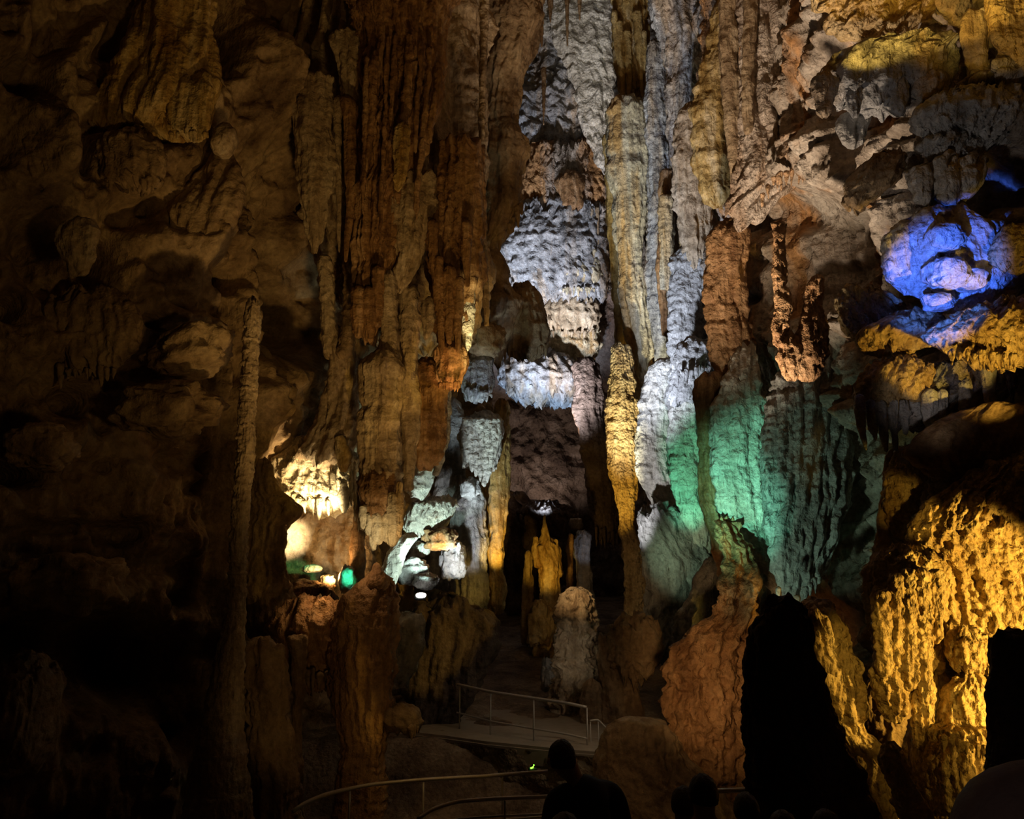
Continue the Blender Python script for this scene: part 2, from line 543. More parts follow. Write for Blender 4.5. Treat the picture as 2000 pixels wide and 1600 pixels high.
def disp_left(P, px, py, zc):
    w = fbm(P * 0.4 + 3, 2)[..., None] * V3(0.5, 0.5, 0.5)
    Q = P + w
    d = 0.42 * fbm(Q * 0.55, 3) + 0.42 * billow(Q * V3(0.8, 0.8, 0.6) + 7, 3, 0.5)
    d += 0.10 * fbm(P * 2.6 + 5, 4, 0.55) + 0.07 * billow(P * V3(4, 4, 0.9) + 2, 2)
    # small hollows scattered over the stone
    d -= 0.5 * np.exp(-(worley(P * V3(1.0, 1.0, 1.5) + 4) / 0.22) ** 2)
    d -= 0.18 * np.exp(-(worley(P * V3(2.2, 2.2, 3.0)) / 0.25) ** 2)
    d += bumps(px, py, LEFT_FEATS)
    return d


RIGHT_FEATS = [
    (1640, 200, 60, 60, -0.5), (1705, 190, 30, 40, -1.0), (1560, 300, 50, 60, 0.3), (1560, 420, 90, 60, -0.9), (1620, 480, 80, 90, -0.8),
    (1560, 560, 60, 90, -0.9), (1430, 445, 40, 26, -0.6), (1470, 585, 16, 14, -0.5), (1445, 650, 18, 16, -0.5), (1340, 740, 30, 30, -0.5), (1410, 260, 20, 20, -0.5),
    (1490, 700, 50, 90, 0.3), (1450, 560, 40, 120, 0.4),
    (1640, 980, 40, 180, -0.6), (1720, 960, 40, 120, -1.2), (1860, 860, 160, 50, -0.7), (1600, 1250, 60, 80, -0.6), (1900, 350, 90, 60, -0.6), (1990, 340, 60, 60, -0.8),
    (1290, 1320, 16, 90, -1.6), (1480, 1150, 26, 60, -0.7), (1255, 750, 20, 16, -0.3),
]


def disp_right(P, px, py, zc):
    w = fbm(P * 0.5 + 11, 2)[..., None] * V3(0.4, 0.4, 0.4)
    Q = P + w
    far = smooth01(P[..., 1], 11.5, 14.5)
    flute = billow(Q * V3(0.9, 0.9, 0.05) + 3, 4, 0.55)
    ledge = billow(Q * V3(0.35, 0.35, 1.1) + Q[..., 1:2] * V3(0, 0, 0.25) + 8, 3, 0.5)
    d = 0.35 * fbm(Q * 0.4 + 2, 3)
    d += far * 0.85 * flute + (1 - far) * (0.7 * ledge + 0.25 * billow(Q * V3(2.2, 2.2, 0.5), 2))
    d += 0.10 * fbm(P * 2.2 + 5, 4, 0.6) + 0.05 * billow(P * V3(5, 5, 0.8) + 2, 2)
    d += bumps(px, py, RIGHT_FEATS)
    return d


def disp_back(P, px, py, zc):
    w = fbm(P * 0.3 + 11, 2)[..., None] * V3(0.6, 0.6, 0.3)
    Q = P + w
    d = 0.5 * fbm(Q * 0.25, 3) + 0.4 * billow(Q * V3(0.6, 0.6, 0.8) + 4, 3) + 0.3 * np.abs(perlin(Q * V3(0.2, 0.2, 1.3)))
    d += 0.18 * fbm(P * 1.5, 4, 0.6)
    low = smooth01(-py, -800, -640)          # the upper ledges lean out into the hall
    d += 3.0 * low
    return d


TOP = lambda Y: CAMZ + 0.98 * np.maximum(Y, 5) + 1.5
wall_left, _ = wall('wall_left', [(-9.5, -4), (-8.6, 4), (-7.6, 7.4), (-6.05, 9.2), (-3.95, 11.6), (-3.5, 13.6), (-2.4, 15.4), (-1.7, 17.5), (-1.1, 21), (-0.9, 26), (-1.3, 31), (-2.2, 36.5)],
                    'lumpy brown limestone wall full of pockets, in dim amber light', -1.6, TOP, disp_left, 'brown')
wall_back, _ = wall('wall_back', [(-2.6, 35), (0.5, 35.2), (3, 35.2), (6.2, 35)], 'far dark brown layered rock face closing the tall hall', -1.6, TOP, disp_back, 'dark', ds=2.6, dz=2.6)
wall_right, _ = wall('wall_right', [(5.9, 37), (5.5, 31), (5.15, 26), (4.9, 22), (4.85, 18), (4.95, 15), (5.1, 12.8), (5.45, 10.8), (6.1, 9.0), (7.6, 6.9), (8.6, 2), (9.4, -4)],
                     'tall fluted limestone wall of the hall, stepping into dark ledges nearby', -1.6, TOP, disp_right, 'wall')

# roof far above, out of the picture
n, m = 60, 80
yv = np.linspace(-4, 38, n)[:, None]; xv = np.linspace(-11, 11, m)[None, :]
R = np.stack(np.broadcast_arrays(xv, yv, TOP(yv) - 0.3 + 0 * xv), -1)
R[..., 2] += 0.5 * fbm(R.astype(np.float32) * 0.5, 4)
struct(link('ceiling', R.reshape(-1, 3), grid_faces(n, m, False), None, M['brown']), 'rough cave roof', 'cave ceiling')


def floor_z(x, y):
    z = 1.25 * (1 - smooth01(y, 1.9, 3.9))                 # the visitors' stair comes down from the camera
    z = z - 0.9 * smooth01(y, 5.4, 8.4)
    z = z + 0.9 * smooth01(y, 12.2, 13.2) + 0.06 * np.maximum(y - 14, 0)
    return z


n, m = 420, 300
yv = (np.linspace(0, 1, n)[:, None] ** 1.3) * 42 - 4; xv = np.linspace(-9.5, 9.5, m)[None, :]
F = np.stack(np.broadcast_arrays(xv, yv, floor_z(xv, yv)), -1)
F[..., 2] += 0.10 * fbm(F.astype(np.float32) * V3(1.1, 1.1, 0) + 3, 5, 0.55) * smooth01(F[..., 1], 4.9, 6.5)
struct(link('floor', F.reshape(-1, 3), grid_faces(n, m, False), None, M['soil'], None, (0, 0, 0)), 'uneven dark clay and stone cave floor', 'cave floor')

# ------------------------------------------------------------------ formations of the near dim wall
t = thing('flowstone_drape', 'broad smooth olive brown flowstone drape high beside the black cavity', 'flowstone',
          [(-60, 268, 415), (0, 262, 412), (60, 250, 412), (120, 232, 420), (180, 200, 414), (225, 182, 410), (255, 174, 408)], 9.75, 'ochre', dr=0.35, fw=55, fa=0.28, rw=60, ra=0.15, rt=0.1, rb=0.15)
for r in ([(150, 325, 420), (200, 326, 412), (250, 330, 408), (272, 350, 402)], [(170, 178, 260), (220, 172, 255), (258, 174, 230)], [(140, 380, 412), (220, 392, 410), (262, 398, 408), (272, 402, 406)]):
    piece('stone_pleat', r, 9.6, 'ochre', t, dr=0.4, fw=20, fa=0.25, rw=25, ra=0.15)
fringe(t, [(330, 262), (405, 262)], 9.55, 'ochre', 5, (10, 24), (8, 14), seed=3)
t = thing('flowstone_lobe', 'rounded brown flowstone lobe with dripping hem under the broad olive drape', 'flowstone',
          [(258, 230, 300), (285, 190, 315), (320, 185, 318), (350, 200, 312), (372, 255, 300)], 9.55, 'brown', dr=0.6, fw=26, fa=0.25, rw=40, ra=0.18)
fringe(t, [(195, 325), (235, 345), (300, 350)], 9.45, 'brown', 7, (10, 40), (8, 16), seed=4)
boulder('round_stone', 'smooth egg-shaped stone knob perched on a sloping brown slab', 'rock', 438, 275, 9.9, 21, 33, 'tan', rough=0.12, tilt=-0.3)
thing('rock_slab', 'sloping triangular brown slab beneath the egg-shaped knob', 'rock', [(300, 418, 452), (335, 395, 465), (375, 360, 468), (420, 325, 462), (470, 320, 450)], 10.3, 'brown', dr=0.4, fw=50, fa=0.15, rw=50, ra=0.22)
t = thing('hanging_rock', 'pale pointed rock hanging before a black pocket in the dim wall', 'rock',
          [(425, 140, 182), (450, 118, 190), (475, 110, 188), (500, 124, 188), (520, 134, 170), (542, 142, 158)], 8.9, 'tan', dr=0.6, fw=30, fa=0.2, rw=26, ra=0.25)
thing('rock_lump', 'large rounded rock lump near the dim wall edge, below a dark hollow', 'rock', [(195, 60, 105), (220, 45, 122), (260, 40, 150), (290, 42, 130), (330, 52, 122), (365, 70, 112)], 9.0, 'brown', dr=0.7, fw=40, fa=0.2, rw=40, ra=0.28)
t = thing('flowstone_curtain', 'ragged brown flowstone curtain around a small black cave mouth', 'flowstone', [(560, 90, 260), (600, 70, 275), (650, 80, 270), (700, 100, 250), (735, 115, 225)], 9.6, 'brown', dr=0.3, fw=22, fa=0.3, rw=50, ra=0.3)
fringe(t, [(110, 725), (225, 725)], 9.5, 'brown', 9, (12, 50), (7, 14), seed=5)
boulder('rock_block', 'reddish upright rock block beside the black hollow at the lower wall', 'rock', 48, 1395, 8.6, 55, 105, 'brown', rough=0.22)
boulder('rock_lump', 'tan rounded outcrop above the small wedge shaped hollow', 'rock', 370, 690, 9.9, 80, 42, 'brown', rough=0.3, tilt=0.35)
boulder('rock_lump', 'low tan outcrop beside the tall thin column at mid height', 'rock', 330, 800, 9.7, 95, 48, 'brown', rough=0.3)
boulder('rock_lump', 'squat outcrop lower on the dim wall beside a black recess', 'rock', 85, 875, 8.7, 62, 42, 'brown', rough=0.3)
boulder('rock_lump', 'broad faintly lit outcrop under the dark horizontal recess', 'rock', 130, 1140, 8.6, 110, 55, 'brown', rough=0.3)

# the tall thin column
t = thing('thin_column', 'tall thin bark-ringed limestone column standing free of the dim wall', 'column',
          [(588, 484, 500), (610, 478, 509), (700, 474, 506), (800, 466, 500), (900, 462, 497), (1000, 454, 486), (1040, 449, 487), (1100, 449, 482), (1180, 444, 478), (1250, 430, 478), (1330, 410, 476), (1420, 390, 474), (1520, 372, 484), (1640, 350, 496)],
          9.7, 'tan', dr=0.9, fw=14, fa=0.10, rw=12, ra=0.25, fz=1.6, rt=0.6, rb=0.1)
for y in range(640, 1240, 24):
    c = 0.5 * (np.interp(y, [610, 1000, 1240], [493, 470, 455]) + np.interp(y, [610, 1000, 1240], [493, 470, 455]))
    w = np.interp(y, [610, 1000, 1240], [15.5, 16.5, 18])
    piece('bark_ring', [(y - 8, c - w * .9, c + w * .9), (y, c - w * 1.08, c + w * 1.08), (y + 8, c - w * .9, c + w * .9)], 9.7, 'tan', t, dr=0.9, fw=10, fa=0.12, rw=8, ra=0.3, rt=0.3, rb=0.3, res=2.2)
thing('fluted_buttress', 'dim fluted brown buttress at the foot of the tall thin column', 'rock', [(1250, 480, 545), (1320, 470, 570), (1400, 480, 560), (1500, 490, 580), (1640, 490, 585)], 10.2, 'brown', dr=0.8, fw=28, fa=0.3, rw=60, ra=0.2, rt=0.3, rb=0.05)

# ------------------------------------------------------------------ the columns hanging over the niche
thing('hanging_bedrock', 'brown bedrock mass with slanting ribs that carries the rust columns', 'rock',
      [(-80, 470, 960), (0, 480, 962), (70, 515, 958), (120, 540, 955), (200, 555, 952), (320, 575, 950), (450, 600, 946), (560, 640, 940), (640, 690, 925), (700, 760, 900)], 13.2, 'tan', dr=0.35, maxd=1.0, fw=60, fa=0.35, rw=70, ra=0.25, rt=0.05)
for i, (r, Y) in enumerate([([(-40, 600, 618), (40, 588, 604), (90, 572, 590), (130, 560, 574)], 12.1), ([(-40, 636, 655), (20, 630, 648), (60, 622, 636), (100, 605, 622)], 12.0), ([(-40, 668, 682), (30, 664, 680), (70, 660, 676), (95, 655, 668)], 12.0), ([(-40, 560, 580), (60, 545, 560), (150, 520, 535)], 12.1)]):
    thing('rock_rib', ['short slanting rib above the pale blade stalactite', 'second slanting rib, next above the dark slot', 'third slanting rib, closest to the arched rust curtain', 'longest slanting rib, farthest from the rust curtain'][i],
          'rock', r, Y, 'tan', 'slanting ribs on the hanging bedrock', dr=0.9, fw=14, fa=0.1, rw=20, ra=0.2)
thing('blade_stalactite', 'pale grey-tan blade stalactite ending in a point beside the dark slot', 'stalactite',
      [(150, 570, 655), (200, 574, 645), (260, 575, 650), (300, 580, 654), (360, 584, 650), (400, 588, 640), (440, 596, 634), (470, 603, 630), (490, 610, 622)], 11.5, 'tan', dr=0.45, fw=26, fa=0.3, rw=40, ra=0.12, rt=0.1)
thing('thin_stalactite', 'slim pale stalactite hanging in the dark slot', 'stalactite', [(190, 648, 676), (260, 652, 668), (330, 655, 666), (400, 657, 667), (450, 658, 667), (492, 661, 665)], 11.6, 'tan', dr=0.9, fw=14, fa=0.1, rw=18, ra=0.12)
thing('thin_stalactite', 'slim rusty stalactite hugging the dark slot side of the big rust column', 'stalactite', [(190, 660, 700), (240, 672, 698), (300, 675, 697), (400, 676, 693), (460, 674, 686), (510, 673, 679)], 11.4, 'rust', dr=0.8, fw=14, fa=0.2, rw=18, ra=0.12)
thing('stalactite_stub', 'broken stub of pale stone at the top of the dark slot', 'stalactite', [(60, 630, 720), (100, 650, 720), (150, 662, 712), (190, 667, 706), (235, 704, 730)], 11.6, 'tan', dr=0.5, fw=20, fa=0.3, rw=30, ra=0.25)
t = thing('rust_column', 'massive rust-brown fluted column with arched top and cut-off foot', 'column',
          [(-60, 640, 930), (30, 690, 872), (70, 702, 866), (110, 708, 866), (200, 706, 858), (300, 700, 830), (400, 695, 782), (500, 694, 765), (580, 692, 752), (640, 690, 734), (660, 705, 730)], 11.5, 'rust', dr=0.7, maxd=0.9, fw=20, fa=0.42, rw=50, ra=0.14, rt=0.05, rb=0.1, fz=0.05)
for x, y0, y1, w, dx in [(716, 110, 420, 6, -6), (731, 96, 330, 9, -8), (757, 70, 470, 5, -14), (772, 64, 250, 7, -6), (800, 66, 400, 10, -22), (822, 78, 300, 6, -10), (838, 92, 430, 7, -24), (856, 120, 280, 8, -14)]:
    piece('stone_fold', [(y0, x - w * .6, x + w * .6), (y0 + 60, x - w, x + w * .8), ((y0 + y1) / 2, x - w * 1.1 + dx * .4, x + w * .8 + dx * .4), (y1 - 30, x - w * .9 + dx, x + w * .5 + dx), (y1, x - w * .3 + dx, x + w * .2 + dx)], 10.95, 'rust', t, dr=0.8, fw=8, fa=0.2, rw=18, ra=0.3, edge=1.6)
for i, (x, y0, y1, w) in enumerate([(700, 560, 660, 18), (722, 560, 672, 16), (738, 520, 640, 13)]):
    piece('stalactite', [(y0, x - w, x + w), (y1 - 40, x - w * .8, x + w * .8), (y1, x - w * .4, x + w * .4)], 11.2, 'rust', t, fw=12, fa=0.2, rw=18, ra=0.15)
thing('ochre_drape', 'twin-lobed ochre drape hanging in front of the folded rust column', 'flowstone', [(240, 770, 806), (300, 766, 800), (350, 768, 792), (372, 772, 784)], 10.75, 'ochre', dr=0.5, fw=16, fa=0.3, rw=20, ra=0.12)
thing('folded_drape', 'grey-brown folded drape tapering between the rust column and the ragged bundle', 'flowstone',
      [(340, 775, 850), (400, 765, 850), (450, 767, 835), (500, 772, 822), (540, 768, 800), (568, 772, 784)], 11.5, 'tan', dr=0.6, fw=22, fa=0.35, rw=30, ra=0.15, rt=0.1)
t = thing('stalactite_bundle', 'tall rust stalactite bundle with torn tips above the small orange cone', 'stalactite',
          [(280, 860, 940), (340, 855, 946), (400, 848, 948), (460, 840, 946), (520, 840, 942), (570, 846, 930), (620, 850, 916), (650, 855, 908), (675, 866, 900)], 11.7, 'rust', dr=0.7, fw=22, fa=0.45, rw=40, ra=0.14, fz=0.05, rt=0.1, rb=0.2)
for x, y0, y1, w in [(858, 500, 650, 12), (878, 520, 672, 13), (895, 540, 690, 10), (848, 430, 560, 10), (862, 590, 700, 8), (912, 430, 560, 11)]:
    piece('stalactite', [(y0, x - w, x + w), ((y0 + y1) / 2, x - w * .9, x + w * .8), (y1, x - w * .3, x + w * .3)], 11.2, 'rust', t, fw=10, fa=0.3, rw=18, ra=0.15)
thing('sunlit_stalactite', 'bright yellow pointed stalactite catching the light at the bundle edge', 'stalactite',
      [(522, 924, 930), (550, 918, 930), (575, 906, 928), (610, 902, 928), (650, 900, 926), (672, 904, 920), (690, 908, 914)], 11.6, 'pale', dr=0.6, fw=9, fa=0.3, rw=10, ra=0.2)
t = thing('orange_cone', 'small vivid orange fluted cone under the torn stalactite bundle', 'flowstone', [(672, 852, 900), (690, 848, 914), (715, 850, 912), (740, 854, 904), (758, 862, 896)], 11.5, 'rust', dr=0.8, fw=11, fa=0.5, rw=16, ra=0.15, rt=0.3, rb=0.2)
fringe(t, [(856, 750), (900, 750)], 11.25, 'rust', 6, (10, 24), (5, 9), seed=9)
thing('rim_column', 'thin knobby column running down the rim beside the dark hanging mass', 'column', [(-40, 938, 956), (100, 936, 952), (200, 935, 948), (300, 934, 947), (400, 937, 949), (500, 938, 952), (600, 944, 956), (640, 946, 954)], 11.9, 'tan', dr=0.9, fw=9, fa=0.1, rw=9, ra=0.35, fz=1.4)
thing('wing_stalactite', 'small light-brown wing of stone jutting beside the torn bundle', 'stalactite', [(580, 828, 846), (610, 824, 848), (640, 826, 848), (660, 828, 838)], 11.2, 'tan', dr=0.4, fw=10, fa=0.2, rw=12, ra=0.2)
thing('wing_stalactite', 'pale-tipped wing of stone just above the small orange cone', 'stalactite', [(590, 818, 846), (620, 822, 850), (645, 826, 846), (664, 828, 834)], 11.35, 'tan', dr=0.4, fw=10, fa=0.2, rw=12, ra=0.2)

# grey column and hummocks between
thing('ringed_column', 'grey-brown ringed column in shadow behind the pale blade stalactite', 'column', [(500, 618, 650), (540, 622, 652), (600, 625, 653), (650, 628, 655), (700, 632, 660)], 12.2, 'tan', dr=0.9, fw=12, fa=0.12, rw=10, ra=0.3, fz=1.4)
thing('rock_shoulder', 'grey rock shoulder below the ringed column', 'rock', [(640, 652, 672), (680, 642, 692), (730, 640, 698), (800, 632, 698), (860, 600, 700), (910, 560, 690)], 12.3, 'tan', dr=0.6, fw=30, fa=0.3, rw=36, ra=0.25)
thing('bark_column', 'dark bark-textured column squeezed behind the cut-off rust column', 'column', [(460, 672, 698), (560, 672, 694), (640, 668, 695), (700, 655, 690)], 12.1, 'brown', dr=0.8, fw=14, fa=0.15, rw=10, ra=0.35, fz=0.8)
t = thing('stalagmite_post', 'smooth tan post of stone joined to the heavy hanging column', 'column', [(530, 745, 772), (570, 742, 776), (620, 746, 778), (680, 742, 780), (720, 728, 788)], 11.4, 'tan', dr=0.9, fw=16, fa=0.15, rw=26, ra=0.12)
thing('stalagmite_post', 'broad brown post beside the smooth tan post', 'column', [(560, 782, 816), (620, 780, 822), (690, 778, 816), (760, 776, 820), (860, 784, 820), (960, 788, 806)], 11.7, 'tan', dr=0.8, fw=18, fa=0.25, rw=26, ra=0.15)
t = thing('hanging_column', 'heavy hanging column with pale lit tips over the niche mouth', 'column',
          [(680, 722, 780), (720, 706, 788), (770, 704, 784), (800, 708, 780), (820, 706, 784), (850, 706, 782), (900, 704, 785), (960, 703, 786), (1010, 704, 786), (1040, 708, 780)], 11.35, 'tan', dr=0.8, fw=15, fa=0.3, rw=36, ra=0.2, fz=0.06, rb=0.1, rag=5)
piece('rust_skirt', [(860, 716, 764, 11.6), (920, 706, 774, 11.3), (960, 704, 777, 11.12), (1000, 704, 778, 11.1), (1045, 710, 772, 11.1)], 11.12, 'rust', t, dr=0.7, fw=8, fa=0.5, rw=20, ra=0.1, fz=0.04, rag=14)['label'] = 'deep red-brown fluted lower skirt'
for i, (x, y0, y1, w) in enumerate([(710, 985, 1036, 9), (722, 1000, 1048, 10), (737, 1000, 1064, 14), (754, 1000, 1058, 11), (768, 960, 1068, 14), (780, 940, 1050, 8), (729, 1020, 1076, 8)]):
    piece('stalactite', [(y0, x - w * .7, x + w * .7), ((y0 + y1) / 2, x - w, x + w), (y1 - 8, x - w * .8, x + w * .8), (y1, x - w * .3, x + w * .3)], 10.95, 'cream', t, fw=7, fa=0.25, rw=10, ra=0.2)['label'] = 'pale lit tip'
thing('fluted_column', 'narrow orange-brown fluted column with ragged hem over the white ledge', 'column', [(700, 806, 872), (770, 800, 874), (840, 802, 870), (890, 806, 866), (915, 812, 850)], 11.9, 'rust', dr=0.7, fw=12, fa=0.35, rw=26, ra=0.15)
thing('knobby_edge_column', 'dark knobby column edge beside the black gap above the white drape', 'column', [(700, 850, 880), (800, 856, 882), (860, 858, 878), (900, 852, 868), (930, 842, 856)], 12.3, 'grey', dr=0.8, fw=12, fa=0.2, rw=14, ra=0.3)

# dark mass hanging before the blue chamber
t = thing('hanging_mass', 'dark olive-brown rock mass hanging in front of the bluish far chamber', 'rock',
          [(-80, 930, 1075), (0, 945, 1064), (60, 946, 1060), (110, 945, 1044), (170, 945, 1016), (240, 943, 1006), (275, 943, 1032), (305, 942, 1032), (345, 942, 1014), (400, 942, 1018), (455, 942, 1000), (485, 942, 966), (520, 942, 990), (570, 940, 1002), (600, 938, 1030), (650, 936, 1010), (690, 940, 980), (712, 946, 972)], 16.0, 'brown', dr=0.8, fw=24, fa=0.25, rw=30, ra=0.22, rt=0.05)
fringe(t, [(1000, 120), (1060, 60)], 15.8, 'brown', 4, (30, 70), (8, 14), seed=12)
fringe(t, [(975, 470), (1020, 400)], 15.8, 'brown', 6, (12, 40), (6, 12), seed=13)
t = thing('hairy_lobe', 'shaggy dark brown hanging lobe just above the blue-lit ledge', 'rock', [(555, 1000, 1046), (585, 995, 1058), (620, 990, 1070), (660, 985, 1076), (685, 985, 1070), (700, 995, 1060)], 16.2, 'brown', dr=0.8, fw=10, fa=0.4, rw=16, ra=0.25)
fringe(t, [(985, 685), (1072, 680)], 16.0, 'brown', 12, (14, 36), (4, 8), seed=14)
boulder('rock_lump', 'dark knot of rock tucked behind the bright yellow stalactite', 'rock', 950, 665, 14.5, 34, 34, 'brown', rough=0.3)
t = thing('lavender_drape', 'ragged lavender-grey drape under the dark knot of rock', 'flowstone', [(690, 918, 962), (715, 908, 964), (740, 903, 966), (765, 905, 962), (785, 912, 940)], 14.6, 'blue', dr=0.5, fw=10, fa=0.4, rw=14, ra=0.25)
fringe(t, [(905, 762), (960, 772)], 14.4, 'blue', 8, (10, 26), (6, 10), seed=15)

# ------------------------------------------------------------------ far chamber
t = thing('rock_ledge', 'pale blue-grey broken ledge with a fretted underside in the far chamber', 'rock', [(400, 1000, 1192), (440, 985, 1190), (470, 960, 1190), (500, 966, 1190), (530, 980, 1190), (560, 1000, 1190), (590, 1026, 1188), (615, 1050, 1180)], 31.0, 'blue', dr=0.4, fw=12, fa=0.35, rw=16, ra=0.5, edge=2.2, rag=26, rt=0.1, rz=0.8)
fringe(t, [(980, 540), (1060, 600)], 30.6, 'blue', 9, (10, 26), (5, 9), seed=20)
t = thing('rock_cliff', 'slabby blue-grey rock face with stepped cracks high in the far chamber', 'rock', [(60, 1040, 1190), (120, 1030, 1190), (170, 1005, 1190), (220, 992, 1190), (270, 992, 1190), (320, 1005, 1190), (350, 1015, 1188)], 31.6, 'blue', dr=0.35, fw=30, fa=0.3, rw=20, ra=0.5, edge=2, rt=0.05, rag=20, rz=1.1)
t = thing('stalactite_row', 'brownish fringe of stalactites under the slabby blue-grey face', 'stalactite', [(290, 1030, 1192), (320, 1010, 1192), (375, 1012, 1192), (410, 1018, 1190), (450, 1024, 1186)], 31.0, 'wall', dr=0.35, fw=11, fa=0.6, rw=22, ra=0.3, edge=2, rt=0.1, rag=34)
fringe(t, [(1025, 420), (1170, 430)], 30.4, 'tan', 18, (20, 66), (5, 10), seed=21)
piece('stone_pleat', [(335, 1090, 1140), (360, 1085, 1142), (385, 1092, 1140), (410, 1105, 1138)], 30.2, 'rust', t, dr=0.5, fw=8, fa=0.4, rw=12, ra=0.3)['label'] = 'rust-stained pleat'
thing('rock_cliff', 'pale tan crusty rock slope beside the hanging yellow stalactites', 'rock', [(-40, 1080, 1200), (40, 1070, 1198), (100, 1085, 1196), (160, 1120, 1196), (220, 1130, 1194), (280, 1150, 1192), (330, 1168, 1192)], 30.0, 'pale', dr=0.4, fw=40, fa=0.2, rw=12, ra=0.4, rt=0.05, pop=0.4)
thing('rock_lump', 'pinkish grey knob hanging at the roof edge of the far chamber', 'rock', [(-30, 1062, 1110), (30, 1060, 1105), (60, 1056, 1085), (72, 1055, 1066)], 30.5, 'pale', dr=0.5, fw=24, fa=0.2, rw=14, ra=0.3)
for i, (x, y0, y1, w, lab) in enumerate([(1108, -30, 92, 5, 'dark straw stalactite over the crusty tan slope'), (1075, -30, 45, 7, 'short dark stalactite at the roof edge before the far chamber'), (1132, -30, 40, 5, 'shortest dark stalactite above the crusty tan slope'), (1062, 130, 245, 5, 'dark stalactite hanging across the slabby blue-grey face')]):
    thing('stalactite', lab, 'stalactite', [(y0, x - w, x + w), ((y0 + y1) / 2, x - w * .8, x + w * .8), (y1, x - w * .2, x + w * .2)], 27, 'rust', fw=6, fa=0.1, rw=8, ra=0.2)
for i, (y, a, b, mt, lab) in enumerate([(525, 1090, 1172, 'cream', 'upper orange-tinted rock step in the far chamber'), (610, 1060, 1168, 'tan', 'grey rock step below the fretted ledge'), (665, 1070, 1168, 'cream', 'lower orange-lit rock step above the blue ledge')]):
    t = thing('rock_step', lab, 'rock', [(y - 30, a + 18, b), (y - 10, a, b + 2), (y + 20, a - 4, b + 2), (y + 45, a + 4, b)], 30.6 + 0.3 * i, mt, dr=0.4, fw=12, fa=0.4, rw=14, ra=0.5, edge=2.2, rag=16, rt=0.2)
    fringe(t, [(a + 6, y + 40), (b - 6, y + 40)], 30.2 + 0.3 * i, mt, 8, (8, 22), (4, 8), seed=30 + i)
thing('scaly_ledge', 'bright blue-white scaly ledge glowing at the end of the hall', 'rock', [(692, 985, 1120), (710, 972, 1135), (740, 970, 1150), (765, 975, 1150), (785, 1000, 1148)], 30.5, 'blue', dr=0.5, fw=20, fa=0.1, rw=8, ra=0.5, pop=1.0)
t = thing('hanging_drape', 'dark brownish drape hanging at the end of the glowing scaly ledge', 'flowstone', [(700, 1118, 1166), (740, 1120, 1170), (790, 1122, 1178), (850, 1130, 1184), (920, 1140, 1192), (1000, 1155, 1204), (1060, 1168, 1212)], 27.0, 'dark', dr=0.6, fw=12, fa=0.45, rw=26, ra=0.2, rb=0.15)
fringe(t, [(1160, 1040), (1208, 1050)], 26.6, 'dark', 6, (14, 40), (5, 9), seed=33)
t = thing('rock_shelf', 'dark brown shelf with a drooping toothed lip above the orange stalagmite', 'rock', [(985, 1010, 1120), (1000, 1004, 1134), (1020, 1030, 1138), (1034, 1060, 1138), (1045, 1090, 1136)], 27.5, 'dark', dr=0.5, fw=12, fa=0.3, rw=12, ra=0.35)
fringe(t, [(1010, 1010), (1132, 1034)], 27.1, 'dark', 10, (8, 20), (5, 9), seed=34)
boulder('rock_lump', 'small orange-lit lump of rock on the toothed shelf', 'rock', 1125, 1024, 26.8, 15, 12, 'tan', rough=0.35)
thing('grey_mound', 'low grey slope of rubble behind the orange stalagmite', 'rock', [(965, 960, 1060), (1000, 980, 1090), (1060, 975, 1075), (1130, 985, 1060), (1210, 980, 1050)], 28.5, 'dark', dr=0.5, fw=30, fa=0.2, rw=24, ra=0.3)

# stalagmites of the hall floor
t = thing('orange_stalagmite', 'three-fingered orange stalagmite group standing mid-hall', 'stalagmite', [(1050, 1046, 1090), (1075, 1040, 1092), (1100, 1046, 1094), (1140, 1056, 1096), (1190, 1052, 1098), (1260, 1040, 1104), (1300, 1034, 1108)], 21, 'ochre', dr=0.8, fw=10, fa=0.3, rw=16, ra=0.25)
for r in ([(1006, 1062, 1066), (1030, 1060, 1068), (1050, 1056, 1074), (1080, 1052, 1080)], [(1048, 1043, 1049), (1066, 1040, 1054), (1085, 1038, 1058), (1110, 1044, 1062)], [(1052, 1082, 1088), (1075, 1078, 1092), (1120, 1076, 1094)]):
    piece('stone_finger', r, 20.9, 'ochre', t, dr=0.9, fw=8, fa=0.2, rw=10, ra=0.25)
thing('stalagmite', 'slim dim ochre stalagmite beside the three-fingered group', 'stalagmite', [(1075, 1028, 1036), (1110, 1022, 1040), (1160, 1020, 1040), (1260, 1014, 1044)], 22, 'ochre', dr=0.9, fw=9, fa=0.25, rw=14, ra=0.25)
boulder('stalagmite', 'knobbly orange stump below the three-fingered group', 'stalagmite', 1056, 1222, 19.5, 26, 42, 'ochre', rough=0.3)
thing('stalagmite', 'slender reddish stalagmite with notched side beside the blue-capped one', 'stalagmite', [(1042, 1110, 1120), (1060, 1106, 1122), (1090, 1107, 1118), (1130, 1106, 1120), (1250, 1100, 1122)], 22.5, 'rust', dr=0.8, fw=9, fa=0.1, rw=9, ra=0.4)
thing('blue_capped_stalagmite', 'blue-capped grey stalagmite in the middle of the hall', 'stalagmite', [(1036, 1128, 1146), (1050, 1121, 1152), (1080, 1122, 1153), (1120, 1128, 1154), (1170, 1126, 1160), (1260, 1118, 1166)], 20.5, 'blue', dr=0.9, fw=11, fa=0.2, rw=14, ra=0.3)
thing('bark_stalagmite', 'stout grey bark-covered stalagmite behind the far handrail', 'stalagmite', [(1148, 1104, 1150), (1165, 1096, 1156), (1200, 1090, 1162), (1260, 1084, 1166), (1320, 1082, 1172), (1380, 1078, 1178), (1425, 1074, 1186)], 15.4, 'tan', dr=0.9, fw=14, fa=0.5, rw=16, ra=0.7, fz=0.35, edge=2, rz=0.9, rag=8)
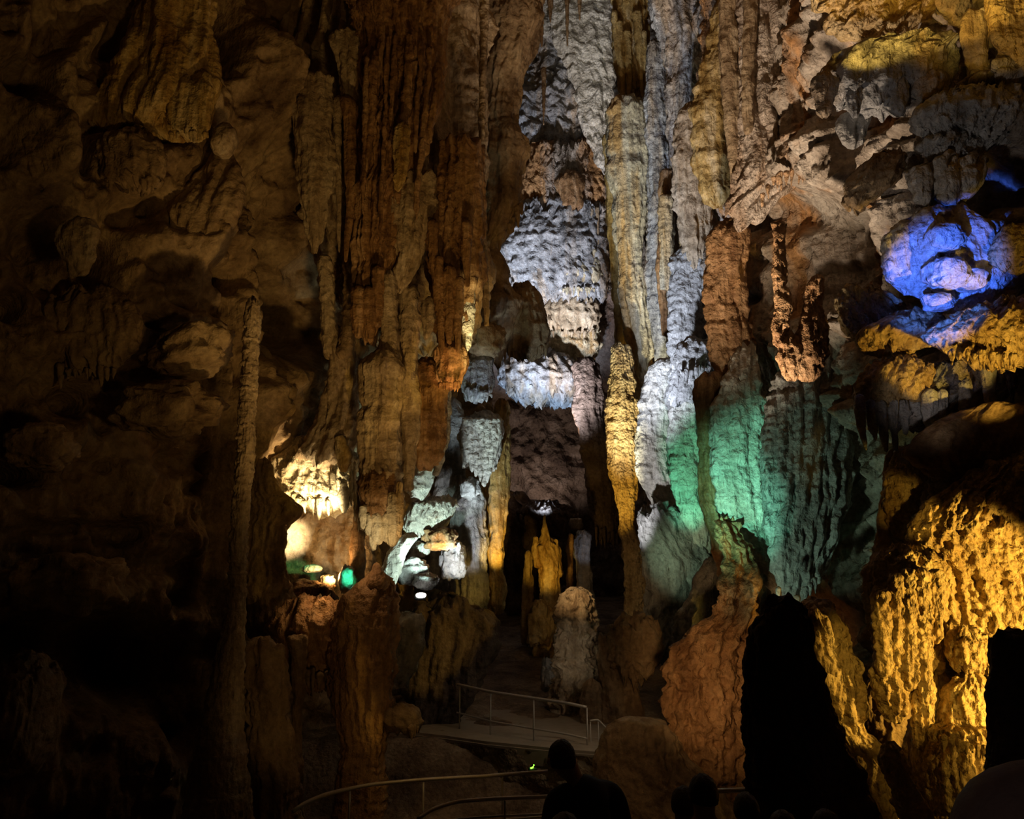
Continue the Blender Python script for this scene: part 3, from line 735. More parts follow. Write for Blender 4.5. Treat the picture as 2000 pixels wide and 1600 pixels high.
boulder('boulder', 'small rounded boulder leaning against the bark-covered stalagmite', 'boulder', 1072, 1318, 15.6, 16, 30, 'grey', rough=0.25)
thing('squat_stalagmite', 'squat brown stone post beside the bark-covered stalagmite', 'stalagmite', [(1330, 1140, 1172), (1345, 1136, 1176), (1400, 1134, 1178), (1440, 1130, 1182)], 14.4, 'brown', dr=0.9, fw=12, fa=0.15, rw=16, ra=0.2)
t = thing('overhang_rock', 'dark bulging rock with drooping lip over the black slit', 'rock', [(1205, 1195, 1275), (1225, 1185, 1288), (1260, 1188, 1290), (1300, 1196, 1280), (1325, 1210, 1266)], 14.2, 'brown', dr=0.7, fw=22, fa=0.4, rw=28, ra=0.5, edge=1.8, rag=30)
thing('stone_pillar', 'pale-streaked stone pillar under the dark bulging rock', 'column', [(1240, 1164, 1200), (1290, 1168, 1216), (1340, 1174, 1248), (1400, 1176, 1256), (1470, 1170, 1262)], 14.4, 'brown', dr=0.7, fw=18, fa=0.25, rw=26, ra=0.25)

# white and gold formations behind the hanging columns
t = thing('white_drape', 'pale blue-white pleated drape hanging before the black gap', 'flowstone', [(805, 908, 980), (822, 902, 982), (850, 900, 980), (880, 904, 974), (900, 908, 970), (915, 915, 966)], 15.0, 'pale', dr=0.5, fw=14, fa=0.4, rw=14, ra=0.2, rb=0.1)
for i, (x0, x1, y1, w) in enumerate([(908, 914, 905, 7), (918, 922, 922, 8), (930, 930, 932, 8), (942, 938, 940, 8), (954, 946, 953, 9), (966, 952, 944, 8), (974, 962, 915, 6)]):
    piece('stone_pleat', [(815, x0 - w, x0 + w), (860, x0 - w * .95, x0 + w * .95), ((860 + y1) / 2, (x0 + x1) / 2 - w * .8, (x0 + x1) / 2 + w * .8), (y1 - 8, x1 - w * .5, x1 + w * .5), (y1, x1 - w * .2, x1 + w * .2)], 14.6, 'pale', t, dr=0.9, fw=8, fa=0.12, rw=10, ra=0.2)
t = thing('gold_column', 'slender gold-lit fluted column beside the pleated white drape', 'column', [(780, 968, 992), (850, 962, 996), (900, 958, 998), (960, 956, 996), (1020, 954, 988), (1070, 954, 982), (1110, 956, 982), (1140, 950, 986), (1200, 948, 990)], 15.4, 'ochre', dr=0.9, fw=9, fa=0.35, rw=20, ra=0.2, fz=0.06)
thing('white_lobe', 'bright white drooping lobe between the orange-brown flutes and the black gap', 'flowstone', [(850, 822, 846), (890, 812, 850), (918, 800, 852), (945, 796, 846), (960, 798, 838), (975, 808, 822)], 13.2, 'pale', dr=0.6, fw=12, fa=0.3, rw=12, ra=0.35)
t = thing('white_ledge', 'mint-white furrowed ledge above the orange patch', 'flowstone', [(970, 850, 884), (988, 796, 890), (1010, 788, 886), (1030, 786, 870), (1050, 796, 850)], 13.7, 'pale', dr=0.6, fw=11, fa=0.35, rw=14, ra=0.35)
boulder('round_stone', 'grey knob above the fluted grey columns', 'rock', 918, 955, 14.8, 18, 20, 'grey', rough=0.35)
t = thing('fluted_grey_column', 'fluted grey column group behind the gold-lit column', 'column', [(945, 900, 940), (975, 884, 946), (1000, 876, 948), (1040, 884, 950), (1100, 886, 952), (1160, 880, 954), (1210, 876, 956)], 15.2, 'grey', dr=0.7, fw=11, fa=0.4, rw=22, ra=0.2, fz=0.06)
boulder('orange_rock', 'rugged orange-lit rock lump under the mint-white ledge', 'rock', 858, 1052, 13.6, 32, 20, 'rust', rough=0.5)
boulder('boulder', 'grey boulder stacked topmost among the rocks below the white ledge', 'boulder', 812, 1075, 13.7, 24, 18, 'grey', rough=0.35)
boulder('boulder', 'largest grey boulder of the pile below the orange-lit lump', 'boulder', 800, 1115, 13.4, 34, 24, 'grey', rough=0.35)
boulder('boulder', 'flat grey boulder lowest in the pile beside the lamp', 'boulder', 832, 1135, 13.2, 26, 15, 'grey', rough=0.35)
boulder('boulder', 'dark grey boulder at the foot of the fluted grey column', 'boulder', 885, 1095, 14.2, 24, 36, 'grey', rough=0.35)
thing('white_slab', 'mint-white slanting slab standing at the lip of the niche', 'rock', [(1040, 790, 815), (1055, 770, 812), (1075, 758, 796), (1100, 748, 786), (1135, 742, 774), (1150, 745, 770)], 12.9, 'pale', dr=0.5, fw=14, fa=0.25, rw=14, ra=0.3)
thing('rear_buttress', 'dark rock buttress in the gap behind the white lobe', 'rock', [(780, 850, 905), (900, 860, 910), (960, 850, 915), (1060, 835, 900), (1150, 820, 900)], 16.2, 'grey', dr=0.5, fw=20, fa=0.3, rw=26, ra=0.3)

# the lit niche
t = thing('niche_canopy', 'brilliantly lit ragged canopy of stalactites over the niche', 'flowstone', [(850, 590, 690), (870, 556, 692), (900, 530, 694), (935, 522, 692), (965, 540, 690), (985, 560, 688), (1000, 600, 684)], 12.7, 'cream', dr=0.6, fw=24, fa=0.3, rw=26, ra=0.5, rag=20)
fringe(t, [(535, 950), (590, 985), (650, 985)], 12.3, 'cream', 8, (10, 40), (6, 12), seed=41)
for x, y0, y1, w in [(672, 940, 1004, 13), (650, 920, 990, 8), (693, 900, 1020, 5), (700, 930, 1040, 5), (686, 900, 990, 5)]:
    piece('stalactite', [(y0, x - w * .4, x + w * .4), (y0 + (y1 - y0) * .45, x - w, x + w), (y0 + (y1 - y0) * .8, x - w * .7, x + w * .6), (y1, x - w * .15, x + w * .15)], 12.2, 'cream', t, dr=0.4, fw=9, fa=0.12, rw=12, ra=0.15)
thing('olive_stalactite', 'stubby olive-yellow stalactite at the top of the niche canopy', 'stalactite', [(850, 655, 672), (885, 654, 686), (905, 660, 684), (922, 664, 676)], 12.0, 'ochre', dr=0.7, fw=8, fa=0.3, rw=12, ra=0.2)
thing('niche_surround', 'dark rock rim framing the niche mouth beside the tall thin column', 'rock', [(900, 500, 528), (960, 490, 546), (995, 488, 596), (1030, 480, 566), (1080, 476, 556), (1130, 478, 566), (1190, 470, 575), (1250, 470, 585)], 11.6, 'brown', dr=0.5, fw=26, fa=0.2, rw=30, ra=0.2)
t = thing('niche_wall', 'smooth glowing amber rock at the back of the niche', 'flowstone', [(960, 560, 720), (1000, 545, 724), (1040, 535, 724), (1100, 535, 726), (1150, 530, 726), (1200, 530, 720)], 13.3, 'niche', dr=0.22, fw=90, fa=0.2, rw=44, ra=0.5, rt=0.05, rb=0.05, rz=1.0)
thing('niche_column', 'amber column at the niche side, below the heavy hanging column', 'column', [(1000, 690, 712), (1060, 686, 712), (1120, 682, 712), (1170, 676, 716)], 12.4, 'rust', dr=0.8, fw=12, fa=0.25, rw=22, ra=0.15)
boulder('niche_rock', 'rugged red-brown rock lying on the niche floor', 'rock', 605, 1160, 12.1, 48, 26, 'rust', rough=0.4)
boulder('niche_rock', 'small white-lit rock on the niche floor', 'rock', 640, 1135, 12.2, 14, 12, 'cream', rough=0.4)
boulder('leaf_shaped_rock', 'leaf-shaped flat rock lit green inside the niche', 'rock', 610, 1111, 12.4, 19, 8, 'pale', rough=0.1, rd=14)
boulder('niche_rock', 'upright rock lit green and turquoise at the niche mouth', 'rock', 677, 1132, 12.1, 13, 27, 'pale', rough=0.25)

# the bench below the niche
t = thing('horned_boulder', 'smooth brown boulder with a blunt horn, its flank pouring down as a dark fluted cascade', 'boulder',
          [(1112, 730, 738), (1122, 722, 741), (1132, 706, 766), (1148, 690, 775), (1175, 668, 777), (1230, 648, 776), (1300, 640, 772), (1380, 655, 766), (1440, 666, 756), (1520, 660, 750), (1640, 650, 740)], 10.9, 'clay', dr=0.7, fw=30, fa=0.3, rw=40, ra=0.18, fz=0.06, rag=4)
piece('horn', [(1098, 732, 739), (1114, 727, 745), (1134, 714, 758), (1155, 706, 768)], 10.75, 'clay', t, dr=0.8, fw=16, fa=0.1, rw=20, ra=0.15, rag=0)
t = thing('rock_bench', 'rough tan ledge with curling lip below the niche', 'rock', [(1170, 540, 690), (1195, 520, 692), (1230, 516, 695), (1270, 535, 690), (1310, 560, 680), (1345, 590, 670)], 11.3, 'clay', dr=0.6, fw=30, fa=0.25, rw=18, ra=0.4)
fringe(t, [(570, 1275), (600, 1318), (655, 1330)], 10.95, 'brown', 7, (14, 44), (8, 16), seed=51)
thing('slim_pillar', 'slim brown pillar between the two small caves under the bench', 'column', [(1240, 560, 600), (1300, 572, 596), (1360, 572, 592), (1420, 570, 586), (1500, 566, 590), (1640, 555, 600)], 10.8, 'brown', dr=0.9, fw=14, fa=0.2, rw=22, ra=0.2, rt=0.2, rb=0.05)
t = thing('rock_spur', 'stubby arm of rock with dripping end beside the fluted cascade', 'rock', [(1372, 740, 780), (1385, 740, 818), (1400, 742, 828), (1420, 745, 828), (1432, 755, 822)], 10.9, 'brown', dr=0.7, fw=24, fa=0.2, rw=24, ra=0.25)
fringe(t, [(795, 1425), (822, 1422)], 10.7, 'brown', 4, (16, 36), (6, 10), seed=52)
t = thing('pale_rock', 'mottled greenish rock above the stubby arm', 'rock', [(1195, 776, 830), (1230, 770, 832), (1280, 762, 826), (1320, 758, 806), (1360, 750, 790)], 11.9, 'grey', dr=0.6, fw=24, fa=0.3, rw=16, ra=0.4)
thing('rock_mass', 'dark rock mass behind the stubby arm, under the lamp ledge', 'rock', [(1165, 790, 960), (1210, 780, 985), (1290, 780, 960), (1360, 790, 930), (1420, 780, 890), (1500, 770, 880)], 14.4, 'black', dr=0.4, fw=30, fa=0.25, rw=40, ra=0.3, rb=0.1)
# ------------------------------------------------------------------ the tall wall of the hall
t = thing('yellow_stalactites', 'long honey-yellow stalactite cluster hanging from the roof', 'stalactite', [(-80, 1185, 1275), (0, 1194, 1264), (60, 1198, 1264), (110, 1202, 1262), (150, 1206, 1264), (190, 1212, 1262)], 21.5, 'ochre', dr=0.6, fw=16, fa=0.4, rw=24, ra=0.12, rt=0.05)
for x0, x1, y0, y1, w in [(1208, 1219, 40, 232, 9), (1224, 1230, 60, 212, 9), (1244, 1255, 20, 190, 10), (1256, 1262, 60, 170, 7), (1200, 1206, 20, 120, 7)]:
    piece('stalactite', [(y0, x0 - w, x0 + w), ((y0 + y1) / 2, (x0 + x1) / 2 - w * .8, (x0 + x1) / 2 + w * .8), (y1, x1 - w * .2, x1 + w * .2)], 21.0, 'ochre', t, fw=9, fa=0.2, rw=12, ra=0.15)
t = thing('flowstone_spine', 'pale yellow-green flowstone spine running down the tall wall', 'flowstone',
          [(190, 1186, 1262), (250, 1184, 1266), (330, 1186, 1270), (400, 1198, 1264), (470, 1204, 1252), (540, 1206, 1258), (600, 1212, 1268), (660, 1220, 1276), (690, 1226, 1278), (720, 1232, 1262), (760, 1232, 1292), (820, 1230, 1296), (860, 1236, 1290)], 20.4, 'cream', dr=0.7, fw=16, fa=0.35, rw=24, ra=0.18, fz=0.08)
thing('flowstone_strip', 'narrow ochre flowstone strip along the far side of the yellow-green spine', 'flowstone', [(260, 1176, 1196), (400, 1184, 1208), (520, 1194, 1212), (640, 1200, 1222), (760, 1204, 1234)], 22.5, 'ochre', dr=0.8, fw=10, fa=0.35, rw=20, ra=0.2)
thing('flowstone_ridge', 'lavender-grey fluted ridge next to the yellow-green spine', 'flowstone', [(80, 1262, 1300), (200, 1260, 1300), (320, 1264, 1310), (420, 1268, 1316), (520, 1262, 1310), (620, 1270, 1306), (720, 1284, 1310)], 20.0, 'blue', dr=0.8, fw=12, fa=0.4, rw=20, ra=0.2, fz=0.07)
thing('flowstone_ridge', 'dark grey-brown bark-like ridge at the roof', 'flowstone', [(-80, 1262, 1400), (0, 1268, 1402), (80, 1290, 1400), (160, 1300, 1390), (240, 1304, 1362), (320, 1312, 1350), (380, 1318, 1345)], 18.6, 'blue', dr=0.5, fw=18, fa=0.45, rw=26, ra=0.2, fz=0.08, rt=0.05)
thing('flowstone_ridge', 'orange-brown smooth rib between two grey ridges of the tall wall', 'flowstone', [(330, 1290, 1312), (420, 1286, 1312), (520, 1280, 1304), (600, 1290, 1302), (660, 1294, 1304)], 18.6, 'rust', dr=0.8, fw=12, fa=0.25, rw=20, ra=0.15)
thing('flowstone_ridge', 'cream-edged ridge ending in a knob beside the orange-brown rib', 'flowstone', [(380, 1284, 1316), (460, 1288, 1316), (520, 1290, 1312), (570, 1290, 1308)], 18.2, 'cream', dr=0.7, fw=12, fa=0.25, rw=16, ra=0.2)
thing('striped_curtain', 'striped pinkish-brown flowstone curtain above the rough grey rock', 'flowstone', [(200, 1320, 1420), (280, 1316, 1420), (360, 1318, 1408), (420, 1322, 1390), (480, 1330, 1384), (520, 1336, 1380)], 17.0, 'tan', dr=0.5, fw=12, fa=0.45, rw=26, ra=0.18, fz=0.06)
thing('ochre_column', 'orange ochre column with a dark hole high on the tall wall', 'column', [(-80, 1400, 1460), (0, 1400, 1452), (100, 1378, 1452), (200, 1352, 1430), (260, 1350, 1430), (330, 1360, 1440), (400, 1372, 1436)], 15.9, 'ochre', dr=0.6, fw=18, fa=0.3, rw=26, ra=0.25, rt=0.05)
thing('rough_rock', 'rough crumbly grey rock in the middle of the tall wall', 'rock', [(480, 1310, 1400), (540, 1308, 1392), (600, 1304, 1384), (660, 1306, 1378), (720, 1310, 1390), (770, 1296, 1360), (810, 1290, 1350)], 17.2, 'grey', dr=0.5, fw=16, fa=0.25, rw=12, ra=0.45, pop=0.3)
t = thing('dripping_ledge', 'whitish dripping ledge with dark hollows above the green-lit rock', 'rock', [(660, 1325, 1392), (690, 1316, 1396), (730, 1312, 1392), (765, 1306, 1376), (790, 1300, 1350)], 16.0, 'grey', dr=0.5, fw=13, fa=0.3, rw=12, ra=0.45)
fringe(t, [(1320, 735), (1385, 720)], 15.6, 'grey', 7, (12, 34), (5, 9), seed=61)
t = thing('pinkish_wall', 'pale pinkish-tan rock wall high up beside the dark slanting ledges', 'rock', [(-80, 1430, 1640), (0, 1440, 1622), (100, 1445, 1604), (200, 1440, 1580), (300, 1440, 1590), (350, 1430, 1575), (400, 1420, 1510), (440, 1420, 1466)], 13.5, 'pink', dr=0.35, maxd=0.8, fw=40, fa=0.25, rw=26, ra=0.28, rt=0.05)
fringe(t, [(1480, 400), (1510, 350), (1575, 330)], 12.6, 'pink', 9, (16, 46), (7, 13), seed=62)
piece('stone_rib', [(-60, 1404, 1438), (100, 1404, 1442), (220, 1414, 1446), (330, 1424, 1450), (420, 1436, 1452)], 13.6, 'tan', t, dr=0.8, fw=14, fa=0.2, rw=26, ra=0.2)
piece('stone_rib', [(-60, 1450, 1480), (60, 1452, 1478), (160, 1448, 1470), (260, 1452, 1468)], 13.2, 'tan', t, dr=0.8, fw=14, fa=0.2, rw=26, ra=0.2)
thing('orange_ridge', 'warm orange-brown rock ridge with pockets above the green-lit slope', 'rock', [(430, 1400, 1460), (470, 1386, 1465), (520, 1380, 1450), (570, 1376, 1450), (620, 1380, 1462), (680, 1388, 1470), (740, 1400, 1470), (800, 1406, 1450), (840, 1414, 1440)], 14.0, 'clay', dr=0.6, fw=26, fa=0.25, rw=26, ra=0.28)
thing('yellow_column', 'bright yellow-lit rough column low on the tall wall', 'column', [(670, 1196, 1226), (740, 1188, 1236), (800, 1182, 1248), (860, 1186, 1252), (900, 1188, 1244), (950, 1198, 1244), (1000, 1204, 1240), (1030, 1212, 1236), (1060, 1214, 1262), (1110, 1222, 1262), (1160, 1222, 1266), (1250, 1215, 1275)], 19.5, 'gold', dr=0.7, fw=16, fa=0.3, rw=16, ra=0.35)
thing('white_streak_rock', 'chalky white rock tongue between the yellow column and green rock', 'rock', [(700, 1270, 1330), (770, 1250, 1322), (830, 1244, 1314), (880, 1240, 1310), (930, 1246, 1312), (970, 1266, 1320), (1000, 1284, 1334), (1022, 1294, 1336)], 17.4, 'pale', dr=0.6, fw=18, fa=0.2, rw=14, ra=0.42)
thing('green_rock', 'emerald-lit jagged rock beside the chalky white tongue', 'rock', [(770, 1318, 1366), (830, 1308, 1370), (880, 1308, 1374), (930, 1312, 1382), (970, 1320, 1384), (1010, 1330, 1388), (1045, 1352, 1390), (1080, 1354, 1388)], 16.2, 'pale', dr=0.6, fw=20, fa=0.25, rw=14, ra=0.42)
thing('brown_rib', 'smooth shadowed brown rib dividing the two green-lit rocks', 'rock', [(730, 1350, 1430), (790, 1360, 1402), (850, 1362, 1396), (895, 1368, 1390), (930, 1366, 1392), (965, 1362, 1402), (1000, 1372, 1416), (1040, 1384, 1432), (1070, 1392, 1452), (1110, 1402, 1466), (1180, 1416, 1474), (1260, 1420, 1480)], 13.9, 'rust', dr=0.6, fw=30, fa=0.18, rw=30, ra=0.18)
thing('turquoise_flowstone', 'turquoise-lit flowstone slope beside the shadowed brown rib', 'flowstone', [(670, 1440, 1476, 13.9), (740, 1410, 1484), (800, 1394, 1500), (860, 1390, 1500), (920, 1388, 1500), (970, 1396, 1510), (1020, 1410, 1520), (1060, 1426, 1530), (1095, 1450, 1540), (1130, 1480, 1550), (1175, 1520, 1560)], 13.6, 'pale', dr=0.4, fw=26, fa=0.3, rw=24, ra=0.3)
t = thing('olive_flowstone', 'wide olive-grey fluted flowstone ending in a dripping point', 'flowstone', [(700, 1520, 1640), (780, 1500, 1660), (860, 1490, 1660), (940, 1490, 1660), (1020, 1500, 1640), (1080, 1505, 1620), (1130, 1515, 1600), (1170, 1530, 1570), (1190, 1540, 1556)], 12.5, 'grey', dr=0.4, maxd=0.7, fw=26, fa=0.42, rw=26, ra=0.25, fz=0.08)
fringe(t, [(1515, 1150), (1545, 1180), (1600, 1130)], 11.9, 'grey', 7, (16, 40), (7, 13), seed=63)
t = thing('mossy_mass', 'mossy green-grey rock apron below the chalky white tongue', 'rock', [(985, 1262, 1300), (1015, 1246, 1340), (1060, 1250, 1372), (1100, 1256, 1412), (1140, 1262, 1412), (1180, 1260, 1400), (1230, 1250, 1350), (1290, 1240, 1320)], 16.4, 'grey', dr=0.5, fw=26, fa=0.25, rw=18, ra=0.4)
thing('green_tongue', 'sloping pale green rock tongue with a curled lip', 'rock', [(1090, 1376, 1414), (1115, 1366, 1420), (1150, 1352, 1406), (1190, 1330, 1398), (1225, 1316, 1376), (1262, 1312, 1336)], 14.4, 'grey', dr=0.6, fw=18, fa=0.25, rw=14, ra=0.35)
thing('brown_flowstone_wall', 'broad warm brown flowstone wall descending to the handrail', 'flowstone', [(1010, 1396, 1446, 13.4), (1090, 1414, 1478, 13.0), (1160, 1408, 1482), (1210, 1380, 1478), (1255, 1325, 1476), (1300, 1302, 1468), (1380, 1300, 1458), (1440, 1302, 1460), (1520, 1296, 1470), (1640, 1280, 1480)], 12.6, 'clay', dr=0.4, maxd=0.6, fw=34, fa=0.3, rw=34, ra=0.6, rz=0.8, edge=1.6, rt=0.1, rb=0.03)
thing('boulder', 'flat-topped brown boulder beside the black slit, spreading into a smooth apron at the walkway end', 'boulder',
      [(1398, 1212, 1280), (1408, 1198, 1296), (1440, 1180, 1316), (1470, 1166, 1334), (1520, 1160, 1380), (1580, 1150, 1430), (1670, 1140, 1460)], 11.5, 'brown', dr=0.6, maxd=0.8, fw=60, fa=0.12, rw=40, ra=0.25, rt=0.25, rb=0.03, rag=4)

# ------------------------------------------------------------------ ledges of the near wall, amber, slate and blue
thing('amber_overhang', 'amber-lit crumbly rock roof at the top of the near wall', 'rock', [(-80, 1560, 2060), (-20, 1600, 2060), (30, 1620, 1960), (70, 1640, 1900), (100, 1650, 1860)], 9.9, 'gold', dr=0.25, maxd=0.7, fw=60, fa=0.3, rw=34, ra=0.35, rt=0.05)
thing('amber_boulder', 'amber-lit hanging boulder at the near end of the crumbly roof', 'rock', [(-60, 1920, 2060), (30, 1940, 2060), (90, 1950, 2060), (140, 1985, 2050)], 8.6, 'gold', dr=0.5, fw=60, fa=0.15, rw=24, ra=0.35, rt=0.05)
thing('olive_pillar', 'short olive pillar between the amber boulder and the slate ledge', 'column', [(20, 1880, 1930), (80, 1880, 1926), (130, 1890, 1930), (170, 1895, 1928)], 9.0, 'tan', dr=0.7, fw=24, fa=0.2, rw=24, ra=0.2)
t = thing('slate_ledge', 'slate-grey overhanging ledge in shadow beneath the amber roof', 'rock', [(62, 1790, 1872), (85, 1710, 1874), (110, 1630, 1872), (150, 1590, 1868), (190, 1580, 1862), (215, 1590, 1852)], 9.3, 'blue', dr=0.3, fw=50, fa=0.3, rw=24, ra=0.25)
for r in ([(140, 1775, 1860), (170, 1782, 1856), (195, 1790, 1845), (205, 1805, 1830)], [(120, 1735, 1780), (170, 1738, 1776), (210, 1742, 1772), (226, 1750, 1766)], [(130, 1640, 1690), (180, 1650, 1684), (215, 1655, 1682), (230, 1665, 1676)], [(140, 1585, 1640), (190, 1588, 1630), (228, 1596, 1618)]):
    piece('hanging_lobe', r, 9.1, 'blue', t, dr=0.5, fw=20, fa=0.25, rw=22, ra=0.22)
for i, (r, Y, lab) in enumerate([([(180, 1820, 2040), (205, 1790, 2040), (235, 1780, 2030), (262, 1795, 2000), (282, 1830, 1960)], 8.9, 'grey stepped rock layer below the slate ledge, topmost of three'), ([(215, 1660, 1700), (235, 1640, 1696), (262, 1640, 1692), (290, 1650, 1680)], 9.6, 'small curled grey rock wing beside the black window'), ([(262, 1800, 1920), (280, 1790, 1925), (300, 1800, 1900), (314, 1820, 1880)], 8.9, 'grey row of stumpy rock teeth above the pale blue lobes')]):
    thing('rock_layer', lab, 'rock', r, Y, 'grey', dr=0.4, fw=24, fa=0.35, rw=24, ra=0.28)
t = thing('ribbed_lobe', 'ribbed brown-grey rock lobe hanging beside the pale blue lobes', 'rock', [(296, 1735, 1770), (320, 1690, 1770), (345, 1658, 1760), (370, 1648, 1735), (395, 1648, 1700), (410, 1655, 1680)], 9.2, 'brown', dr=0.5, fw=14, fa=0.4, rw=26, ra=0.2)
t = thing('pale_blue_lobes', 'pale bluish smooth stalactite lobes above the blue spotlight', 'stalactite', [(300, 1860, 1925), (325, 1785, 1925), (350, 1778, 1920), (372, 1780, 1900), (392, 1786, 1880), (402, 1800, 1850)], 9.0, 'pale', dr=0.5, fw=30, fa=0.4, rw=30, ra=0.15)
for x, y1, w in [(1802, 402, 20), (1850, 400, 24), (1890, 375, 22)]:
    piece('hanging_lobe', [(325, x - w, x + w), (360, x - w, x + w), (y1 - 10, x - w * .8, x + w * .8), (y1, x - w * .4, x + w * .4)], 8.8, 'pale', t, dr=0.7, fw=16, fa=0.15, rw=20, ra=0.15)
thing('blue_rock', 'rough rock bank drenched in vivid blue spotlight', 'rock', [(405, 1790, 1930), (430, 1745, 1960), (470, 1722, 1990), (510, 1720, 2010), (550, 1740, 2010), (590, 1775, 2000), (615, 1800, 1990)], 8.9, 'pale', dr=0.35, fw=50, fa=0.2, rw=16, ra=0.35)
for i, (x, y, rx, ry, lab) in enumerate([(1846, 466, 34, 26, 'round pale boulder glowing in the upper blue spotlight'), (1850, 535, 42, 32, 'largest pale boulder glowing in the lower blue spotlight'), (1895, 548, 30, 20, 'flat blue boulder next to the largest glowing one'), (1832, 590, 30, 18, 'half-pink boulder at the lower rim of the blue spotlight')]):
    boulder('boulder', lab, 'boulder', x, y, 8.5, rx, ry, 'pale', rough=0.22)
for i, (r, Y, lab) in enumerate([([(560, 1655, 1700), (600, 1630, 1760), (640, 1640, 1790), (670, 1660, 1800)], 9.5, 'amber crusty rock bank at the dark end of the blue spotlight'), ([(590, 1900, 2060), (620, 1850, 2060), (655, 1800, 2060), (690, 1835, 2060), (712, 1870, 2040)], 8.3, 'golden lumpy rock band beneath the navy shadow'), ([(440, 1950, 2060), (480, 1935, 2060), (510, 1930, 2050), (530, 1945, 2030)], 8.5, 'amber rock shelf beside the blue spotlight, at the picture edge')]):
    t = thing('golden_ledge', lab, 'rock', r, Y, 'gold', dr=0.35, fw=26, fa=0.3, rw=16, ra=0.4, pop=0.3)
    if i == 1:
        fringe(t, [(1845, 690), (1990, 700)], 7.95, 'gold', 12, (12, 36), (7, 12), seed=70)
t = thing('golden_shelf', 'glowing golden shelf with a straight undercut over a dark slot', 'rock', [(610, 1760, 1850), (640, 1690, 1850), (660, 1668, 1846), (675, 1666, 1836), (682, 1680, 1826)], 9.0, 'gold', dr=0.5, fw=40, fa=0.15, rw=18, ra=0.3)
thing('rock_bump', 'dark knob of rock sitting on the glowing golden shelf', 'rock', [(618, 1845, 1862), (632, 1834, 1880), (655, 1832, 1872), (665, 1834, 1850)], 8.3, 'dark', dr=0.6, fw=30, fa=0.1, rw=14, ra=0.25)
t = thing('golden_bank', 'bulging golden rock bank under the dark slot, shaggy below', 'rock', [(705, 1690, 1840), (725, 1680, 1830), (755, 1672, 1810), (785, 1668, 1790), (805, 1680, 1770)], 8.9, 'gold', dr=0.5, fw=20, fa=0.3, rw=16, ra=0.4, pop=0.3)
t = thing('stalactite_row', 'grey stalactite blades hanging below the golden bank', 'stalactite', [(700, 1850, 1960), (730, 1800, 1985), (760, 1770, 1980), (790, 1690, 1960), (812, 1665, 1920), (830, 1660, 1870)], 9.1, 'blue', dr=0.3, fw=26, fa=0.4, rw=26, ra=0.2)
for x0, x1, y0, y1, w in [(1678, 1692, 790, 880, 10), (1700, 1710, 800, 860, 9), (1722, 1732, 800, 884, 10), (1744, 1750, 800, 882, 9), (1765, 1768, 800, 850, 9), (1815, 1818, 780, 850, 16), (1840, 1838, 780, 828, 12), (1885, 1882, 760, 822, 12), (1930, 1936, 720, 800, 14), (1972, 1978, 700, 792, 10)]:
    piece('stalactite', [(y0 - 20, x0 - w, x0 + w), (y0 + 10, x0 - w, x0 + w), ((y0 + y1) / 2 + 10, (x0 + x1) / 2 - w * .8, (x0 + x1) / 2 + w * .8), (y1, x1 - w * .3, x1 + w * .3)], 8.75, 'blue', t, dr=0.7, fw=12, fa=0.15, rw=18, ra=0.18)
for i, (r, lab) in enumerate([([(430, 1506, 1534), (490, 1510, 1534), (540, 1508, 1536), (590, 1518, 1532)], 'small ochre-lit stump in the black recess, uppermost of the stumps'), ([(560, 1518, 1540), (600, 1512, 1546), (640, 1508, 1540), (680, 1514, 1530)], 'amber-lit crusty stump low in the black recess'), ([(540, 1585, 1612), (600, 1570, 1606), (650, 1556, 1620), (700, 1540, 1616), (740, 1556, 1600)], 'broad amber-brown crusty ridge under the black recess'), ([(650, 1520, 1560), (700, 1516, 1580), (740, 1530, 1570)], 'dim brown crusty ridge behind the amber-brown one')]):
    thing('crusty_ridge', lab, 'rock', r, 10.9, 'clay', dr=0.6, fw=16, fa=0.25, rw=12, ra=0.45)
thing('dark_slope', 'dark smooth overhanging slope above the golden cascades', 'rock', [(780, 1960, 2060), (810, 1850, 2060), (850, 1790, 2060), (890, 1760, 2060), (930, 1800, 2060), (960, 1880, 2060)], 8.4, 'brown', dr=0.3, fw=60, fa=0.15, rw=40, ra=0.2)

# golden cascades
t = thing('golden_cascade', 'tall rough golden pillar of popcorn stone with a dark smooth flank', 'flowstone', [(870, 1765, 1800), (890, 1742, 1804), (930, 1730, 1806), (980, 1726, 1790), (1020, 1732, 1780), (1055, 1745, 1776)], 8.9, 'gold', dr=0.7, fw=24, fa=0.15, rw=14, ra=0.4, pop=0.8)
piece('dark_flank', [(880, 1730, 1770), (950, 1722, 1750), (1010, 1716, 1748), (1080, 1705, 1770), (1150, 1700, 1760)], 9.0, 'brown', t, dr=0.6, fw=30, fa=0.12, rw=30, ra=0.15)
thing('golden_slope', 'broad shaggy golden slope of popcorn stone', 'flowstone', [(880, 1960, 2060), (920, 1900, 2060), (950, 1850, 2060), (990, 1800, 2060), (1030, 1770, 2060), (1080, 1780, 2060), (1130, 1820, 2060), (1200, 1840, 2060), (1240, 1860, 2060), (1280, 1920, 2070), (1400, 1935, 2070), (1640, 1930, 2080)], 8.2, 'gold', dr=0.3, maxd=0.7, fw=40, fa=0.25, rw=22, ra=0.4, pop=0.9)
t = thing('mushroom_flowstone', 'mushroom-capped golden flowstone with hanging ribbed skirt', 'flowstone', [(1068, 1745, 1800), (1085, 1715, 1835), (1110, 1698, 1848), (1150, 1694, 1850), (1200, 1700, 1845), (1260, 1710, 1840), (1320, 1715, 1835), (1350, 1722, 1830)], 8.0, 'gold', dr=0.6, fw=22, fa=0.4, rw=18, ra=0.25, fz=0.06, pop=0.6)
